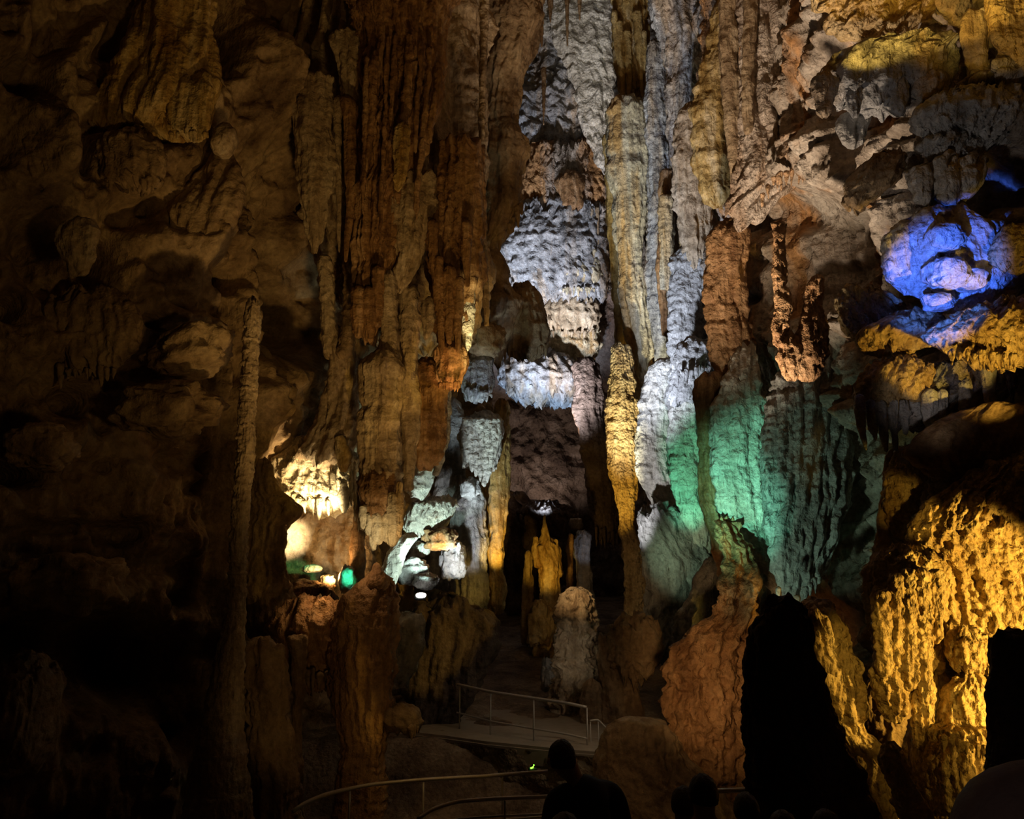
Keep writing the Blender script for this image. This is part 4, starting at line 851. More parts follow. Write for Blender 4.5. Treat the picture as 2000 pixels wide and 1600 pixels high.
for x0, x1, y0, y1, w in [(1722, 1728, 1150, 1330, 18), (1750, 1752, 1120, 1300, 16), (1772, 1778, 1110, 1350, 18), (1800, 1806, 1110, 1370, 18), (1828, 1828, 1110, 1260, 15)]:
    piece('stone_rib', [(y0, x0 - w, x0 + w), ((y0 + y1) / 2, (x0 + x1) / 2 - w, (x0 + x1) / 2 + w), (y1 - 20, x1 - w * .9, x1 + w * .9), (y1, x1 - w * .4, x1 + w * .4)], 7.62, 'gold', t, dr=0.7, fw=14, fa=0.2, rw=12, ra=0.3, pop=0.6)
thing('pendant_lobe', 'bulky golden pendant lobe below the ribbed skirt', 'flowstone', [(1285, 1715, 1760), (1320, 1706, 1768), (1360, 1712, 1776), (1390, 1722, 1772), (1412, 1740, 1764)], 7.7, 'gold', dr=0.7, fw=18, fa=0.3, rw=14, ra=0.3, pop=0.5)
for i, (r, lab) in enumerate([([(1330, 1778, 1830), (1380, 1784, 1822), (1430, 1785, 1824), (1465, 1790, 1818)], 'golden drip column directly under the ribbed skirt'), ([(1225, 1850, 1930), (1250, 1846, 1934), (1290, 1852, 1934), (1316, 1866, 1932)], 'square golden popcorn lobe beside the black rock tower'), ([(1315, 1870, 1925), (1345, 1848, 1930), (1390, 1838, 1938), (1430, 1832, 1936), (1470, 1840, 1934), (1490, 1870, 1930)], 'large golden fluted lobe lower beside the black rock tower')]):
    t = thing('golden_lobe', lab, 'flowstone', r, 7.7, 'gold', dr=0.6, fw=18, fa=0.3, rw=14, ra=0.3, pop=0.6)
    if i == 2:
        fringe(t, [(1840, 1445), (1928, 1465)], 7.25, 'gold', 8, (16, 40), (9, 16), seed=80)
t = thing('golden_drapery', 'draped golden base of the cascades, running down behind the grey shoulder', 'flowstone', [(1405, 1795, 1935), (1440, 1790, 1940), (1470, 1786, 1940), (1520, 1790, 1940), (1570, 1800, 1930), (1640, 1820, 1930)], 7.8, 'gold', dr=1.3, fw=16, fa=0.4, rw=20, ra=0.22, fz=0.1, rb=0.05, rt=0.1, rag=8)
thing('light_block_rock', 'added brown rock blocking stray lamp light behind the golden drip column', 'rock', [(1290, 1690, 1860), (1400, 1680, 1870), (1520, 1670, 1880), (1660, 1660, 1900)], 8.9, 'brown', dr=0.4, fw=30, fa=0.3, rw=30, ra=0.3, rb=0.03)  # added rock, stops gold lamp spill from reaching the boulder
thing('rock_tower', 'rough half-lit rock tower between the black formation and the golden skirt', 'rock', [(1190, 1560, 1630), (1230, 1565, 1656), (1280, 1575, 1662), (1300, 1580, 1680), (1340, 1588, 1686), (1400, 1600, 1692), (1425, 1620, 1690), (1470, 1640, 1740), (1540, 1640, 1745), (1640, 1650, 1760)], 7.9, 'gold', dr=0.6, fw=24, fa=0.2, rw=18, ra=0.4)
thing('rock_tower', 'small half-lit rock knob on top of the black formation', 'rock', [(1165, 1580, 1622), (1185, 1560, 1630), (1215, 1556, 1626)], 8.2, 'gold', dr=0.6, fw=20, fa=0.2, rw=14, ra=0.4)
thing('low_stalagmite', 'low golden-edged stalagmite at the foot of the rock tower', 'stalagmite', [(1450, 1725, 1750), (1480, 1715, 1766), (1540, 1740, 1790), (1640, 1770, 1850)], 7.0, 'gold', dr=0.6, fw=20, fa=0.25, rw=18, ra=0.35, rb=0.05)
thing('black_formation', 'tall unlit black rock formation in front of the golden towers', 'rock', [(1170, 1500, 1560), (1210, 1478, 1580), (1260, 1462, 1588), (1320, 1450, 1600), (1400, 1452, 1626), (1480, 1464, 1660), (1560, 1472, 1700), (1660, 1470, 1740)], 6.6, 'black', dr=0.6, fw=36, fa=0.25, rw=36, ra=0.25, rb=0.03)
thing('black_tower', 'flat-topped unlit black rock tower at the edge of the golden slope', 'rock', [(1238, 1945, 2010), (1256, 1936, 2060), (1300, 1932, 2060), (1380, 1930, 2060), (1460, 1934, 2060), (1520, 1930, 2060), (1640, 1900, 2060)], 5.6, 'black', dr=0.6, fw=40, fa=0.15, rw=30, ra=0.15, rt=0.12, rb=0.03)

# ------------------------------------------------------------------ path, handrails, lamp
def slab(name, pts, z0, z1, mat, label, cat):
    """a raised walkway: outline in plan, real thickness, softened edge"""
    import bmesh
    bm = bmesh.new()
    vs = [bm.verts.new((x, y, z1)) for x, y in pts]
    f = bm.faces.new(vs)
    r = bmesh.ops.extrude_face_region(bm, geom=[f])
    for v in r['geom']:
        if isinstance(v, bmesh.types.BMVert):
            v.co.z = z0
    bmesh.ops.recalc_face_normals(bm, faces=bm.faces)
    bmesh.ops.bevel(bm, geom=[e for e in bm.edges if abs(e.verts[0].co.z - e.verts[1].co.z) < 1e-4], offset=0.04, segments=2, affect='EDGES')
    me = bpy.data.meshes.new(name); bm.to_mesh(me); bm.free()
    me.materials.append(mat)
    o = bpy.data.objects.new(name, me); COL.objects.link(o)
    struct(o, label, cat)
    return o


M['concrete'] = plain('worn_concrete', (0.36, 0.30, 0.23), 0.8, bump=0.4, scale=9, spec=0.15)
M['steel'] = plain('stainless_rail', (0.55, 0.50, 0.44), 0.6, metal=0.8, scale=60)
M['wallstone'] = rock('retaining_stone', (0.10, 0.07, 0.04), (0.22, 0.16, 0.10), (0.32, 0.25, 0.16), 0.0, 0.5, 0.9, 0.75, 0.15, 0.6)
edge = [at(x, y, Y) for x, y, Y in [(870, 1425, 13.3), (950, 1440, 12.9), (1040, 1452, 12.6), (1100, 1462, 12.4), (1180, 1470, 12.2)]]
near = [(p[0], p[1]) for p in edge]
slab('floor_walkway', [(-1.9, 13.7)] + near + [(2.6, 12.2), (2.6, 14.6), (1.6, 15.4), (0.6, 16.6), (-0.6, 17.2), (-1.9, 16.6)], -0.25, 0.06, M['concrete'], 'pale worn concrete walkway curving through the hall', 'walkway')
wv = []
pts = [(-1.9, 13.72)] + near + [(2.6, 12.2)]
s = np.linspace(0, len(pts) - 1, 260)
X = np.interp(s, range(len(pts)), [p[0] for p in pts]); Yw = np.interp(s, range(len(pts)), [p[1] for p in pts])
vz = np.linspace(-1.2, 0.0, 90)
P = np.stack(np.broadcast_arrays(X[:, None], Yw[:, None] + 0.10 - 0.12 * (vz[None, :] < 9), vz[None, :]), -1).astype(float)
P[..., 1] += -0.10 * (0.6 - worley(P.astype(np.float32) * V3(3, 3, 4.5))) - 0.05 * fbm(P.astype(np.float32) * 3, 3)
struct(link('wall_retaining', P.reshape(-1, 3), grid_faces(260, 90, False), None, M['wallstone'], None, (0, 12.6, -1.2)), 'rough stone retaining wall under the concrete walkway', 'retaining wall')


def tube(name, pts, r, mat, parent=None, seg=10):
    P = np.array(pts, float)
    n = len(P)
    T = np.gradient(P, axis=0); T /= np.linalg.norm(T, axis=1, keepdims=True)
    ref = np.where(np.abs(T[:, 2:3]) > 0.9, np.array([[1.0, 0, 0]]), np.array([[0, 0, 1.0]]))
    A = np.cross(T, ref); A /= np.linalg.norm(A, axis=1, keepdims=True)
    B = np.cross(T, A)
    th = np.linspace(0, 2 * np.pi, seg, endpoint=False)
    V = P[:, None] + r * (np.cos(th)[None, :, None] * A[:, None] + np.sin(th)[None, :, None] * B[:, None])
    V = np.concatenate([V.reshape(-1, 3), P[:1], P[-1:]])
    j = np.arange(seg); k = (j + 1) % seg
    Tq = np.concatenate([np.stack([np.full(seg, n * seg), j, k], -1), np.stack([np.full(seg, n * seg + 1), (n - 1) * seg + k, (n - 1) * seg + j], -1)])
    return link(name, V, grid_faces(n, seg, True), Tq, mat, parent)


def curve(pts, n=40):
    P = np.array(pts, float)
    d = np.concatenate([[0], np.cumsum(np.linalg.norm(np.diff(P, axis=0), axis=1))])
    s = np.linspace(0, d[-1], n)
    C = np.stack([np.interp(s, d, P[:, i]) for i in range(3)], -1)
    k = max(3, n // len(P)) | 1
    ker = np.hanning(k + 2)[1:-1]; ker /= ker.sum()
    for i in range(3):
        C[:, i] = np.convolve(np.pad(C[:, i], (k // 2, k // 2), mode='reflect', reflect_type='odd'), ker, 'valid')
    return C


def handrail(label, top, mids, posts, group, r=0.024):
    root = bpy.data.objects.new('handrail', None); COL.objects.link(root)
    T = curve([at(*p) for p in top])
    root.location = Vector(T[len(T) // 2] - np.array([0, 0, 1.0]))
    tag(root, label, 'handrail', group)
    tube('top_rail', T, r, M['steel'], root)
    for dz in mids:
        tube('mid_rail', T - np.array([0, 0, dz]), r * 0.6, M['steel'], root, 8)
    for px in posts:
        q, _, _ = project(T)
        i = int(np.argmin(np.abs(q - px)))
        base = T[i] - np.array([0, 0, 1.0])
        tube('post', [T[i] - np.array([0, 0, 0.005]), T[i] * 0.5 + base * 0.5, base - np.array([0, 0, 0.12])], r * 0.55, M['steel'], root, 8)
    return root


handrail('handrail along the pale concrete walkway in the hall', [(893, 1337, 13.9), (960, 1352, 13.4), (1040, 1364, 13.0), (1110, 1374, 12.75), (1146, 1382, 12.7)], [0.46, 0.86], [897, 961, 1044, 1143], None)
handrail('short far handrail end on the walkway, beside the flat-topped boulder', [(1152, 1408, 12.9), (1168, 1406, 12.9), (1186, 1424, 12.9)], [], [1153, 1168], None, 0.016)
handrail('near curved handrail with posts, at the bottom of the picture', [(572, 1586, 9.2), (590, 1570, 9.3), (640, 1550, 9.5), (720, 1533, 9.7), (828, 1523, 9.8), (940, 1517, 9.9), (1070, 1507, 9.9)], [0.5], [680, 828, 985], None, 0.022)
handrail('nearest low handrail curving in behind the dark visitors', [(816, 1600, 8.5), (840, 1582, 8.6), (890, 1566, 8.7), (970, 1560, 8.7), (1075, 1556, 8.7)], [0.17], [985], None, 0.02)
handrail('dark straight handrail bar beside the two dark heads', [(1385, 1546, 7.4), (1430, 1544, 7.4), (1478, 1542, 7.4)], [], [1476], None, 0.02)

# lamps that show in the photograph
M['lamp_white'] = plain('lamp_glass_white', (0.9, 0.9, 0.9), 0.3, emit=(1, 0.97, 0.9), estr=6)
M['lamp_green'] = plain('lamp_glass_green', (0.3, 0.9, 0.2), 0.3, emit=(0.25, 1.0, 0.05), estr=3)
M['lamp_body'] = plain('lamp_housing', (0.05, 0.05, 0.05), 0.5)
c = at(822, 1164, 12.9)
root = bpy.data.objects.new('floodlight', None); COL.objects.link(root); root.location = c
tag(root, 'small glowing white floodlight lying on the dark rock below the grey boulders', 'lamp')
boulder('lamp_glass', None, None, 822, 1163, 12.85, 10, 5, M['lamp_white'], rough=0.05, parent=root, rd=6)
boulder('lamp_housing', None, None, 820, 1167, 12.95, 12, 6, M['lamp_body'], rough=0.05, parent=root, rd=9)
c = at(1040, 1499, 12.1)
root = bpy.data.objects.new('marker_light', None); COL.objects.link(root); root.location = c
tag(root, 'tiny green marker light on the retaining wall under the walkway', 'lamp')
tube('lamp_tube', [at(1036, 1501, 12.0), at(1041, 1499, 12.0), at(1043, 1494, 12.0)], 0.012, M['lamp_green'], root, 8)
boulder('lamp_housing', None, None, 1040, 1503, 12.05, 9, 4, M['lamp_body'], rough=0.03, parent=root, rd=5)
# ------------------------------------------------------------------ visitors
M['skin'] = plain('skin', (0.45, 0.28, 0.2), 0.5, bump=0.1, scale=120)
M['hair'] = plain('dark_hair', (0.03, 0.02, 0.015), 0.6, bump=0.6, scale=160)
M['hair_brown'] = plain('brown_hair', (0.06, 0.035, 0.02), 0.6, bump=0.6, scale=160)
M['navy'] = plain('dark_navy_cloth', (0.03, 0.03, 0.04), 0.85, bump=0.3, scale=90)
M['blackcloth'] = plain('black_cloth', (0.02, 0.018, 0.018), 0.85, bump=0.3, scale=90)
M['olive'] = plain('dark_olive_cloth', (0.035, 0.033, 0.022), 0.85, bump=0.3, scale=90)
M['mauve'] = plain('mauve_grey_cloth', (0.20, 0.14, 0.13), 0.85, bump=0.4, scale=70)
M['denim'] = plain('dark_denim', (0.03, 0.035, 0.05), 0.85, bump=0.3, scale=120)
M['shoe'] = plain('dark_shoe', (0.02, 0.02, 0.02), 0.6)


def skin_mesh(name, chains, mat, root_first=True, levels=2):
    """grow one continuous surface over connected joints; chains: lists of (key, (x,y,z), radius)"""
    idx, V, E, Rr = {}, [], [], []
    for ch in chains:
        prev = None
        for key, co, r in ch:
            if key not in idx:
                idx[key] = len(V); V.append(co); Rr.append(r)
            if prev is not None and idx[key] != prev:
                E.append((prev, idx[key]))
            prev = idx[key]
    me = bpy.data.meshes.new(name); me.from_pydata(V, E, []); me.update()
    o = bpy.data.objects.new(name, me); COL.objects.link(o)
    sk = o.modifiers.new('skin', 'SKIN'); sk.use_smooth_shade = True; sk.branch_smoothing = 0.3
    ss = o.modifiers.new('sub', 'SUBSURF'); ss.levels = levels; ss.render_levels = levels
    lay = me.skin_vertices[0].data if me.skin_vertices else None
    if lay is None:
        raise RuntimeError('no skin layer')
    for i, r in enumerate(Rr):
        lay[i].radius = r if isinstance(r, tuple) else (r, r)
        lay[i].use_root = (i == 0)
    dg = bpy.context.evaluated_depsgraph_get()
    out = bpy.data.meshes.new_from_object(o.evaluated_get(dg))
    bpy.data.objects.remove(o); bpy.data.meshes.remove(me)
    out.name = name
    out.materials.clear(); out.materials.append(mat)
    for p in out.polygons:
        p.use_smooth = True
    q = bpy.data.objects.new(name, out); COL.objects.link(q)
    return q


def person(label, x, y, z, H, yaw, jacket, trousers, hair, lean=(0, 0), headtilt=(0, 0), bend=0.25, group=None, longhair=False):
    root = bpy.data.objects.new('person', None); COL.objects.link(root)
    root.location = (x, y, z); root.rotation_euler = (0, 0, yaw)
    tag(root, label, 'person', group)
    h = H
    lx, ly = lean
    P = {}
    P['pel'] = (0, 0, .53 * h); P['wai'] = (lx * .3, ly * .3, .62 * h); P['che'] = (lx * .7, ly * .7 - .01, .74 * h)
    P['nkb'] = (lx, ly, .825 * h); P['nk'] = (lx + headtilt[0] * .4, ly + .01 + headtilt[1] * .4, .865 * h)
    P['hd'] = (lx + headtilt[0], ly + .02 + headtilt[1], .925 * h); P['ht'] = (lx + headtilt[0] * 1.3, ly + .015 + headtilt[1] * 1.3, .962 * h)
    body = [[('pel', P['pel'], .085 * h / 1.0 * .9), ('wai', P['wai'], .072 * h), ('che', P['che'], .08 * h), ('nkb', P['nkb'], .045 * h), ('nk', P['nk'], .032 * h), ('hd', P['hd'], (.044 * h, .054 * h)), ('ht', P['ht'], (.036 * h, .042 * h))]]
    jk = [[('wai0', (lx * .1, ly * .1, .5 * h), .098 * h), ('wai', P['wai'], .088 * h), ('che', P['che'], .095 * h), ('nkb', P['nkb'], .058 * h), ('col', (P['nk'][0], P['nk'][1], .85 * h), .043 * h)]]
    tr = [[('pel', (0, 0, .52 * h), .09 * h)]]
    shoes = []
    for s in (-1, 1):
        sh = (lx + s * .115 * h, ly, .805 * h); el = (lx * .8 + s * .15 * h, ly * .8 - .01, .625 * h); wr = (lx * .7 + s * .145 * h, ly * .6 + bend * .6, .53 * h + bend * .35)
        pa = (wr[0], wr[1] + .035, wr[2] - .03)
        hp = (s * .052 * h, 0, .5 * h); kn = (s * .055 * h, .02, .28 * h); an = (s * .055 * h, -.01, .05 * h); to = (s * .06 * h, .11, .022 * h)
        k = str(s)
        body.append([('nkb', P['nkb'], 0), ('sh' + k, sh, .036 * h), ('el' + k, el, .026 * h), ('wr' + k, wr, .017 * h), ('pa' + k, pa, .022 * h)])
        for f in range(4):
            b = (pa[0] + (f - 1.5) * .021, pa[1] + .03, pa[2] - .02)
            ln = (.066, .078, .073, .058)[f]
            body.append([('pa' + k, pa, 0), ('f%d' % f + k, b, .0095), ('g%d' % f + k, (b[0], b[1] + ln * .55, b[2] - ln * .25), .0088), ('e%d' % f + k, (b[0], b[1] + ln * .7, b[2] - ln * .8), .0075)])
        body.append([('pa' + k, pa, 0), ('t0' + k, (pa[0] - s * .032, pa[1] + .005, pa[2] + .004), .0105), ('t1' + k, (pa[0] - s * .05, pa[1] + .035, pa[2] - .012), .009)])
        body.append([('pel', P['pel'], 0), ('hp' + k, hp, .05 * h), ('kn' + k, kn, .034 * h), ('an' + k, an, .022 * h), ('to' + k, to, .02 * h)])
        jk.append([('nkb', P['nkb'], 0), ('sh' + k, sh, .048 * h), ('el' + k, el, .037 * h), ('wr' + k, tuple(np.array(wr) * .9 + np.array(el) * .1), .029 * h)])
        tr.append([('pel', (0, 0, .52 * h), 0), ('hp' + k, hp, .062 * h), ('kn' + k, kn, .045 * h), ('an' + k, (an[0], an[1], .06 * h), .036 * h)])
        shoes.append([('a' + k, (an[0], -.03, .035 * h), .026 * h), ('b' + k, (to[0], .05, .026 * h), .025 * h), ('c' + k, (to[0], .15, .022 * h), .02 * h)])
    b = skin_mesh('body', body, M['skin'])
    # face: nose, brow, eye hollows, mouth, chin, ears
    me = b.data
    co = np.empty(len(me.vertices) * 3, np.float32); me.vertices.foreach_get('co', co); co = co.reshape(-1, 3)
    hc = np.array(P['hd']); u = (co - hc) / h
    head = u[:, 2] > -.05
    fr = head & (u[:, 1] > 0)
    def g(cx, cz, sx, sz): return np.exp(-((u[:, 0] - cx) / sx) ** 2 - ((u[:, 2] - cz) / sz) ** 2)
    dy = .014 * g(0, -.008, .006, .012) + .006 * g(0, -.045, .014, .01) + .004 * g(0, .018, .03, .006) - .005 * (g(.017, .004, .008, .006) + g(-.017, .004, .008, .006)) + .003 * g(0, -.027, .012, .004)
    co[fr, 1] += dy[fr] * h
    ear = np.exp(-((u[:, 1] + .0) / .010) ** 2 - ((u[:, 2] + .002) / .016) ** 2) * (np.abs(u[:, 0]) > .025) * head
    co[:, 0] += np.sign(u[:, 0]) * .012 * h * ear
    me.vertices.foreach_set('co', co.ravel()); me.update()
    b.parent = root
    j = skin_mesh('jacket', jk, M[jacket]); j.parent = root
    t = skin_mesh('trousers', tr, M[trousers]); t.parent = root
    for ch in shoes:
        s_ = skin_mesh('shoe', [ch], M['shoe']); s_.parent = root
    # hair: a cap over crown, sides and nape
    n, m = 26, 40
    ph = np.linspace(0, np.pi * .62, n)[:, None]; th = np.linspace(0, 2 * np.pi, m, endpoint=False)[None, :]
    front = np.clip(np.sin(th), 0, 1)
    ph = ph * (1 - .42 * front) * (1.25 if longhair else 1.0)
    D = np.stack(np.broadcast_arrays(np.sin(ph) * np.cos(th), np.sin(ph) * np.sin(th), np.cos(ph)), -1)
    Rr = 1 + .05 * fbm(D.astype(np.float32) * 5 + x, 3)
    V = D * Rr[..., None] * np.array([.0475 * h, .0585 * h, .064 * h]) + np.array(P['hd']) + np.array([0, -.008, .006 * h])
    V = V.reshape(-1, 3)
    me = np_mesh('hair', V, grid_faces(n, m, True)); me.materials.append(M[hair])
    ho = bpy.data.objects.new('hair', me); COL.objects.link(ho); ho.parent = root
    so = ho.modifiers.new('thick', 'SOLIDIFY'); so.thickness = .012; so.offset = -1
    return root


def px_x(px, py, Y):
    return float(at(px, py, Y)[0])


person('tall dark-clothed visitor leaning over, head bowed beside the near handrail', px_x(1164, 1520, 5.2), 5.2, 0.0, 1.78, math.radians(20), 'navy', 'denim', 'hair', lean=(-.07, .02), headtilt=(-.13, .04))
person('shorter dark visitor standing in front of the tall bowed one', px_x(1106, 1550, 3.95), 3.95, 0.02, 1.70, math.radians(15), 'olive', 'denim', 'hair_brown')
person('dark visitor with round head before the brown flowstone wall', px_x(1376, 1560, 4.7), 4.7, 0.0, 1.70, math.radians(5), 'blackcloth', 'denim', 'hair')
person('smaller visitor close against the one before the brown wall', px_x(1336, 1575, 4.9), 4.9, 0.0, 1.58, math.radians(-10), 'blackcloth', 'denim', 'hair_brown')
person('visitor barely rising into view under the straight handrail bar', px_x(1459, 1580, 4.9), 4.9, 0.0, 1.545, math.radians(0), 'navy', 'denim', 'hair')
person('visitor whose crown just shows before the black formation', px_x(1532, 1600, 4.4), 4.4, 0.02, 1.575, math.radians(8), 'olive', 'denim', 'hair_brown')
person('visitor whose head top shows beside the rock tower foot', px_x(1615, 1600, 4.3), 4.3, 0.03, 1.60, math.radians(-8), 'blackcloth', 'denim', 'hair')
person('close visitor in mauve-grey top whose shoulder fills the picture corner', 0.885, 1.12, 1.165, 1.72, math.radians(-20), 'mauve', 'denim', 'hair')

# ------------------------------------------------------------------ lights of the show cave and added unseen fill lamps
def spot(frm, to, W, col, ang, blend=0.5, r=0.08, name='show_and_fill_light', sx=1.0, sy=1.0):
    l = bpy.data.lights.new(name, 'SPOT')
    l.energy = W; l.color = col; l.spot_size = math.radians(ang); l.spot_blend = blend; l.shadow_soft_size = r
    o = bpy.data.objects.new(name, l); COL.objects.link(o)
    o.location = Vector(frm)
    d = Vector(to) - Vector(frm)
    o.rotation_euler = d.to_track_quat('-Z', 'Y').to_euler()
    o.scale = (sx, sy, 1)
    return o


def spot_edge(frm, edge, inside, half, W, col, blend=0.15, r=0.06, name='show_and_fill_light'):
    """a spotlight whose beam is cut just at one point and covers the side of another"""
    f = Vector(frm); a = (Vector(edge) - f).normalized(); b = (Vector(inside) - f).normalized()
    k = a.cross(b).normalized()
    d = Matrix.Rotation(math.radians(half), 3, k) @ a
    return spot(f, f + d * 5, W, col, half * 2, blend, r, name)


def lamp(frm, W, col, r=0.1, name='niche_light'):
    l = bpy.data.lights.new(name, 'POINT')
    l.energy = W; l.color = col; l.shadow_soft_size = r
    o = bpy.data.objects.new(name, l); COL.objects.link(o); o.location = Vector(frm)
    return o


AMBER = (1.0, 0.60, 0.19); WARM = (1.0, 0.68, 0.36); COOL = (0.72, 0.80, 1.0); BLUE = (0.05, 0.15, 1.0); GREEN = (0.22, 1.0, 0.58); GOLD = (1.0, 0.60, 0.10); WHITE = (1.0, 0.96, 0.88); MINT = (0.72, 1.0, 0.9)

# dim amber over the near wall and the hanging columns
spot((1.3, 3.0, 2.4), at(400, 330, 10), 170, AMBER, 75, 1.0, 0.3)
spot((-0.6, 6.8, 0.4), at(740, 280, 11.5), 560, AMBER, 62, 0.9, 0.2)
spot((0.35, 10.6, 0.2), at(800, 600, 11.5), 120, WARM, 60, 0.9, 0.2)
spot((-1.2, 7.0, 0.6), at(620, 1270, 11), 22, AMBER, 50, 0.9, 0.2)
# niche
spot(at(650, 1040, 11.9), at(628, 925, 12.6), 330, (1.0, 0.76, 0.42), 56, 0.9, 0.05)
spot(at(590, 1040, 11.9), at(575, 930, 12.5), 170, (1.0, 0.66, 0.30), 56, 0.9, 0.05)
spot(at(650, 1070, 11.9), at(568, 1050, 13.0), 420, (1.0, 0.86, 0.58), 30, 0.9, 0.04)
spot(at(650, 1130, 11.9), at(640, 1060, 13.2), 60, (1.0, 0.60, 0.24), 110, 0.8, 0.05)  # added general fill for the niche
spot(at(660, 1080, 11.6), at(612, 1111, 12.4), 34, (0.1, 1.0, 0.35), 24, 0.4, 0.03)
spot(at(700, 1110, 11.5), at(677, 1132, 12.1), 24, (0.05, 1.0, 0.5), 26, 0.4, 0.03)
spot(at(742, 1098, 10.1), at(738, 1040, 11.0), 26, (1.0, 0.75, 0.4), 60, 0.9, 0.05)
spot(at(640, 1120, 11.0), at(620, 1220, 11.2), 10, (1.0, 0.6, 0.25), 100, 0.9, 0.1)
spot(at(690, 1040, 10.4), at(725, 1150, 10.8), 9, (1.0, 0.62, 0.3), 60, 0.9, 0.1)  # added small lamp to brighten the horned boulder's top
# mint white flood of the recess
spot(at(825, 1150, 12.6), at(830, 990, 13.6), 160, MINT, 75, 0.7, 0.05)
spot(at(830, 1155, 12.3), at(760, 1100, 12.9), 40, MINT, 60, 0.7, 0.05)
spot(at(880, 1180, 13.0), at(940, 870, 15), 420, (0.75, 0.92, 1.0), 34, 0.6, 0.06)
spot(at(880, 1180, 12.4), at(915, 1020, 15), 240, (0.9, 0.96, 1.0), 40, 0.8, 0.06)
spot(at(870, 1100, 13.2), at(856, 1050, 13.6), 34, (1.0, 0.45, 0.0), 50, 0.4, 0.03)
spot(at(985, 1190, 14.2), at(966, 1040, 15.4), 200, GOLD, 36, 0.7, 0.05)
spot(at(930, 900, 10.6), at(915, 610, 11.6), 420, (1.0, 0.85, 0.4), 16, 0.5, 0.05, sx=0.5)
spot(at(890, 880, 10.6), at(880, 720, 11.5), 80, (1.0, 0.5, 0.16), 30, 0.6, 0.05)
spot(at(960, 900, 13.5), at(935, 740, 14.6), 60, (0.6, 0.75, 1.0), 34, 0.6, 0.05)
# far chamber
spot((0.9, 24.0, 4.2), at(1090, 230, 31), 6000, (0.84, 0.88, 1.0), 60, 0.8, 0.2)
spot((0.7, 22.5, 4.0), at(1150, 150, 30), 2600, WARM, 16, 0.9, 0.2)
spot((0.2, 22.0, 2.6), at(1060, 540, 31), 5000, COOL, 34, 0.8, 0.2)
spot((1.0, 25.5, 3.5), at(1060, 740, 30.5), 3500, (0.5, 0.7, 1.0), 40, 0.6, 0.1)
spot((1.6, 26.5, 6.0), at(1135, 600, 30.6), 900, (1.0, 0.62, 0.30), 44, 0.8, 0.1)
spot((1.3, 32.0, 4.2), at(1062, 850, 35), 300, (1.0, 0.84, 0.72), 100, 0.9, 0.2)
spot((0.65, 18.0, 1.9), at(1066, 1090, 21), 220, GOLD, 36, 0.7, 0.06)
spot((2.6, 17.2, 1.6), at(1138, 1060, 20.5), 60, COOL, 16, 0.7, 0.06)
# tall wall
spot((1.75, 16.2, 1.8), at(1230, 470, 20.5), 3400, (1.0, 0.92, 0.62), 46, 0.8, 0.15, sx=0.55)
spot((1.0, 13.0, 2.9), at(1310, 430, 18.5), 4200, COOL, 50, 0.9, 0.15, sx=0.7)
spot_edge((1.5, 10, 1.0), at(1440, 760, 13.6), at(1440, 300, 13.6), 26, 5200, (1.0, 0.76, 0.54), 0.9, 0.15)
spot((0.9, 15.6, 1.6), at(1218, 915, 19.5), 1100, GOLD, 32, 0.6, 0.06, sx=0.4)
spot((1.2, 14.2, 2.3), at(1292, 925, 17.2), 420, (0.95, 0.95, 1.0), 36, 0.7, 0.06, sx=0.45)
spot((2.6, 13.4, 2.2), at(1345, 930, 16.2), 420, GREEN, 34, 0.7, 0.06, sx=0.6)
spot_edge((1.9, 10.0, 1.6), at(1470, 1110, 13.2), at(1440, 880, 13.4), 15, 900, (0.25, 1.0, 0.66), 0.9)
spot((2.0, 10.5, 0.9), at(1560, 960, 12.5), 150, (0.62, 1.0, 0.72), 50, 0.9, 0.1)
spot((1.5, 13.2, 2.7), at(1325, 1085, 15.6), 130, (0.68, 1.0, 0.62), 34, 0.9, 0.1)
spot((2.5, 10.4, 1.0), at(1410, 1030, 13.6), 60, (1.0, 0.5, 0.16), 22, 0.8, 0.05)
spot((2.1, 9.4, 1.1), at(1405, 1330, 12.3), 130, (1.0, 0.58, 0.24), 54, 0.9, 0.2)
spot((0.8, 13.5, 2.9), at(1175, 1180, 17.5), 90, (1.0, 0.66, 0.32), 50, 0.9, 0.15)  # added faint fill for the dark rocks mid-hall
# near wall
spot_edge((2.2, 5.0, 3.3), at(1830, 398, 8.8), at(1834, 520, 8.6), 7.0, 2400, BLUE, 0.3)
spot((2.2, 5.0, 3.1), at(1862, 515, 8.6), 60, (0.5, 0.68, 1.0), 9, 0.9, 0.05)
spot_edge((5.6, 5.8, 3.2), at(1850, 470, 8.6), at(1830, 700, 8.6), 12.6, 420, GOLD)
spot((6.7, 5.7, 1.7), (4.9, 7.75, 1.85), 1150, GOLD, 58, 0.25, 0.06, sx=0.68)
spot((4.65, 4.6, 2.0), at(1872, 1500, 7.6), 45, GOLD, 26, 0.7, 0.05)
spot((3.1, 4.9, 2.9), at(1715, 1310, 7.7), 90, GOLD, 26, 0.7, 0.05)
spot((3.7, 5.9, 2.8), at(1758, 985, 8.7), 60, GOLD, 13, 0.6, 0.05)
spot((2.8, 5.6, 2.9), at(1820, 745, 8.8), 70, (1.0, 0.84, 0.74), 17, 0.8, 0.1)  # added neutral fill on the grey stalactite blades
spot((5.3, 5.6, 3.7), at(1975, 478, 8.4), 90, GOLD, 12, 0.6, 0.05)
spot((5.3, 4.6, 0.7), (4.35, 7.7, 1.3), 190, GOLD, 40, 0.6, 0.06, sx=0.45)
for x, y, Y, e in [(1690, 140, 8.5, 44), (1800, 112, 8.3, 60), (1950, 165, 7.5, 34)]:
    f = at(x, y, Y)
    spot_edge(f, f + np.array([0.25, 1.0, 0.75]), f + np.array([0.25, 0.4, 1.0]), 55, e, GOLD, 0.2, 0.04)
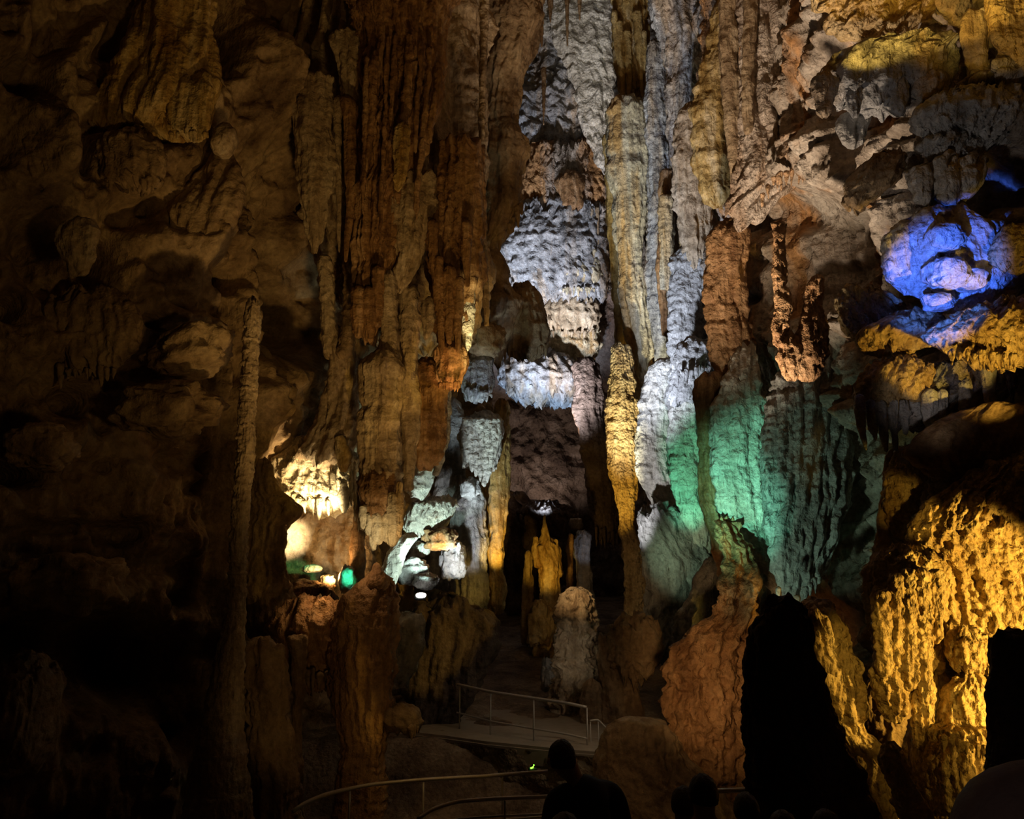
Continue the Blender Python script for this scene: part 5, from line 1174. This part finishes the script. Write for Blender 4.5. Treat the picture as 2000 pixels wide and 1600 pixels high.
spot((0.8, 6.0, 2.9), at(1760, 210, 9.2), 150, (1.0, 0.88, 0.80), 32, 0.9, 0.2)  # added dim neutral fill over the slate ledges
# walkway and floor
spot((0.7, 8.2, 2.7), at(1300, 1500, 11.4), 26, (1.0, 0.62, 0.3), 44, 0.9, 0.2)  # added dim fill on the boulder so the visitors' outlines read
spot((0.75, 12.4, 1.3), at(1122, 1270, 15.2), 34, (1.0, 0.86, 0.66), 30, 0.9, 0.1)  # added lamp to lift the bark-covered stalagmite
spot((2.6, 10.9, 2.6), at(1040, 1410, 13.4), 45, (1.0, 0.80, 0.58), 60, 0.9, 0.1)
spot((-0.9, 8.6, 2.6), at(840, 1560, 10.6), 22, AMBER, 50, 0.9, 0.2)

spot((-0.6, -0.6, 3.0), (0.75, 1.15, 2.55), 5, (1.0, 0.75, 0.62), 40, 0.9, 0.2)  # added weak fill from behind the camera for the mauve shoulder

GROUPS = {'person': 'visitors on the path', 'handrail': 'handrails along the path', 'rock_step': 'rock steps of the far chamber', 'crusty_ridge': 'crusty ridges in the black recess',
          'golden_lobe': 'golden lobes of the cascade', 'golden_ledge': 'golden ledges under the blue spotlight', 'rock_layer': 'grey rock layers under the slate ledge', 'niche_rock': 'rocks inside the niche',
          'flowstone_ridge': 'flowstone ridges of the tall wall', 'stalagmite': 'stalagmites of the hall floor', 'thin_stalactite': 'slim stalactites in the dark slot', 'wing_stalactite': 'wings beside the torn bundle',
          'stalactite': 'dark straws at the roof of the far chamber', 'rock_lump': 'rounded outcrops of the cave', 'boulder': 'loose boulders'}
for o in list(COL.objects):
    if o.parent is None and 'category' in o and 'group' not in o:
        b = o.name.split('.')[0]
        if b in GROUPS:
            o['group'] = GROUPS[b]

w = bpy.data.worlds.new('cave_dark'); SC.world = w
w.use_nodes = True
w.node_tree.nodes['Background'].inputs[0].default_value = (0.9, 0.55, 0.25, 1)
w.node_tree.nodes['Background'].inputs[1].default_value = 0.0

SC.view_settings.view_transform = 'Standard'
SC.view_settings.look = 'None'
SC.view_settings.gamma = 1
SC.view_settings.use_curve_mapping = False
SC.view_settings.exposure = 0.0
try:
    SC.cycles.use_denoising = True
    SC.cycles.max_bounces = 3
    SC.cycles.diffuse_bounces = 2
    SC.cycles.glossy_bounces = 1
    SC.cycles.transmission_bounces = 0
    SC.cycles.volume_bounces = 0
    SC.cycles.use_adaptive_sampling = True
    SC.cycles.adaptive_threshold = 0.08
    SC.cycles.caustics_reflective = False
    SC.cycles.caustics_refractive = False
    SC.cycles.sample_clamp_indirect = 4
except Exception:
    pass
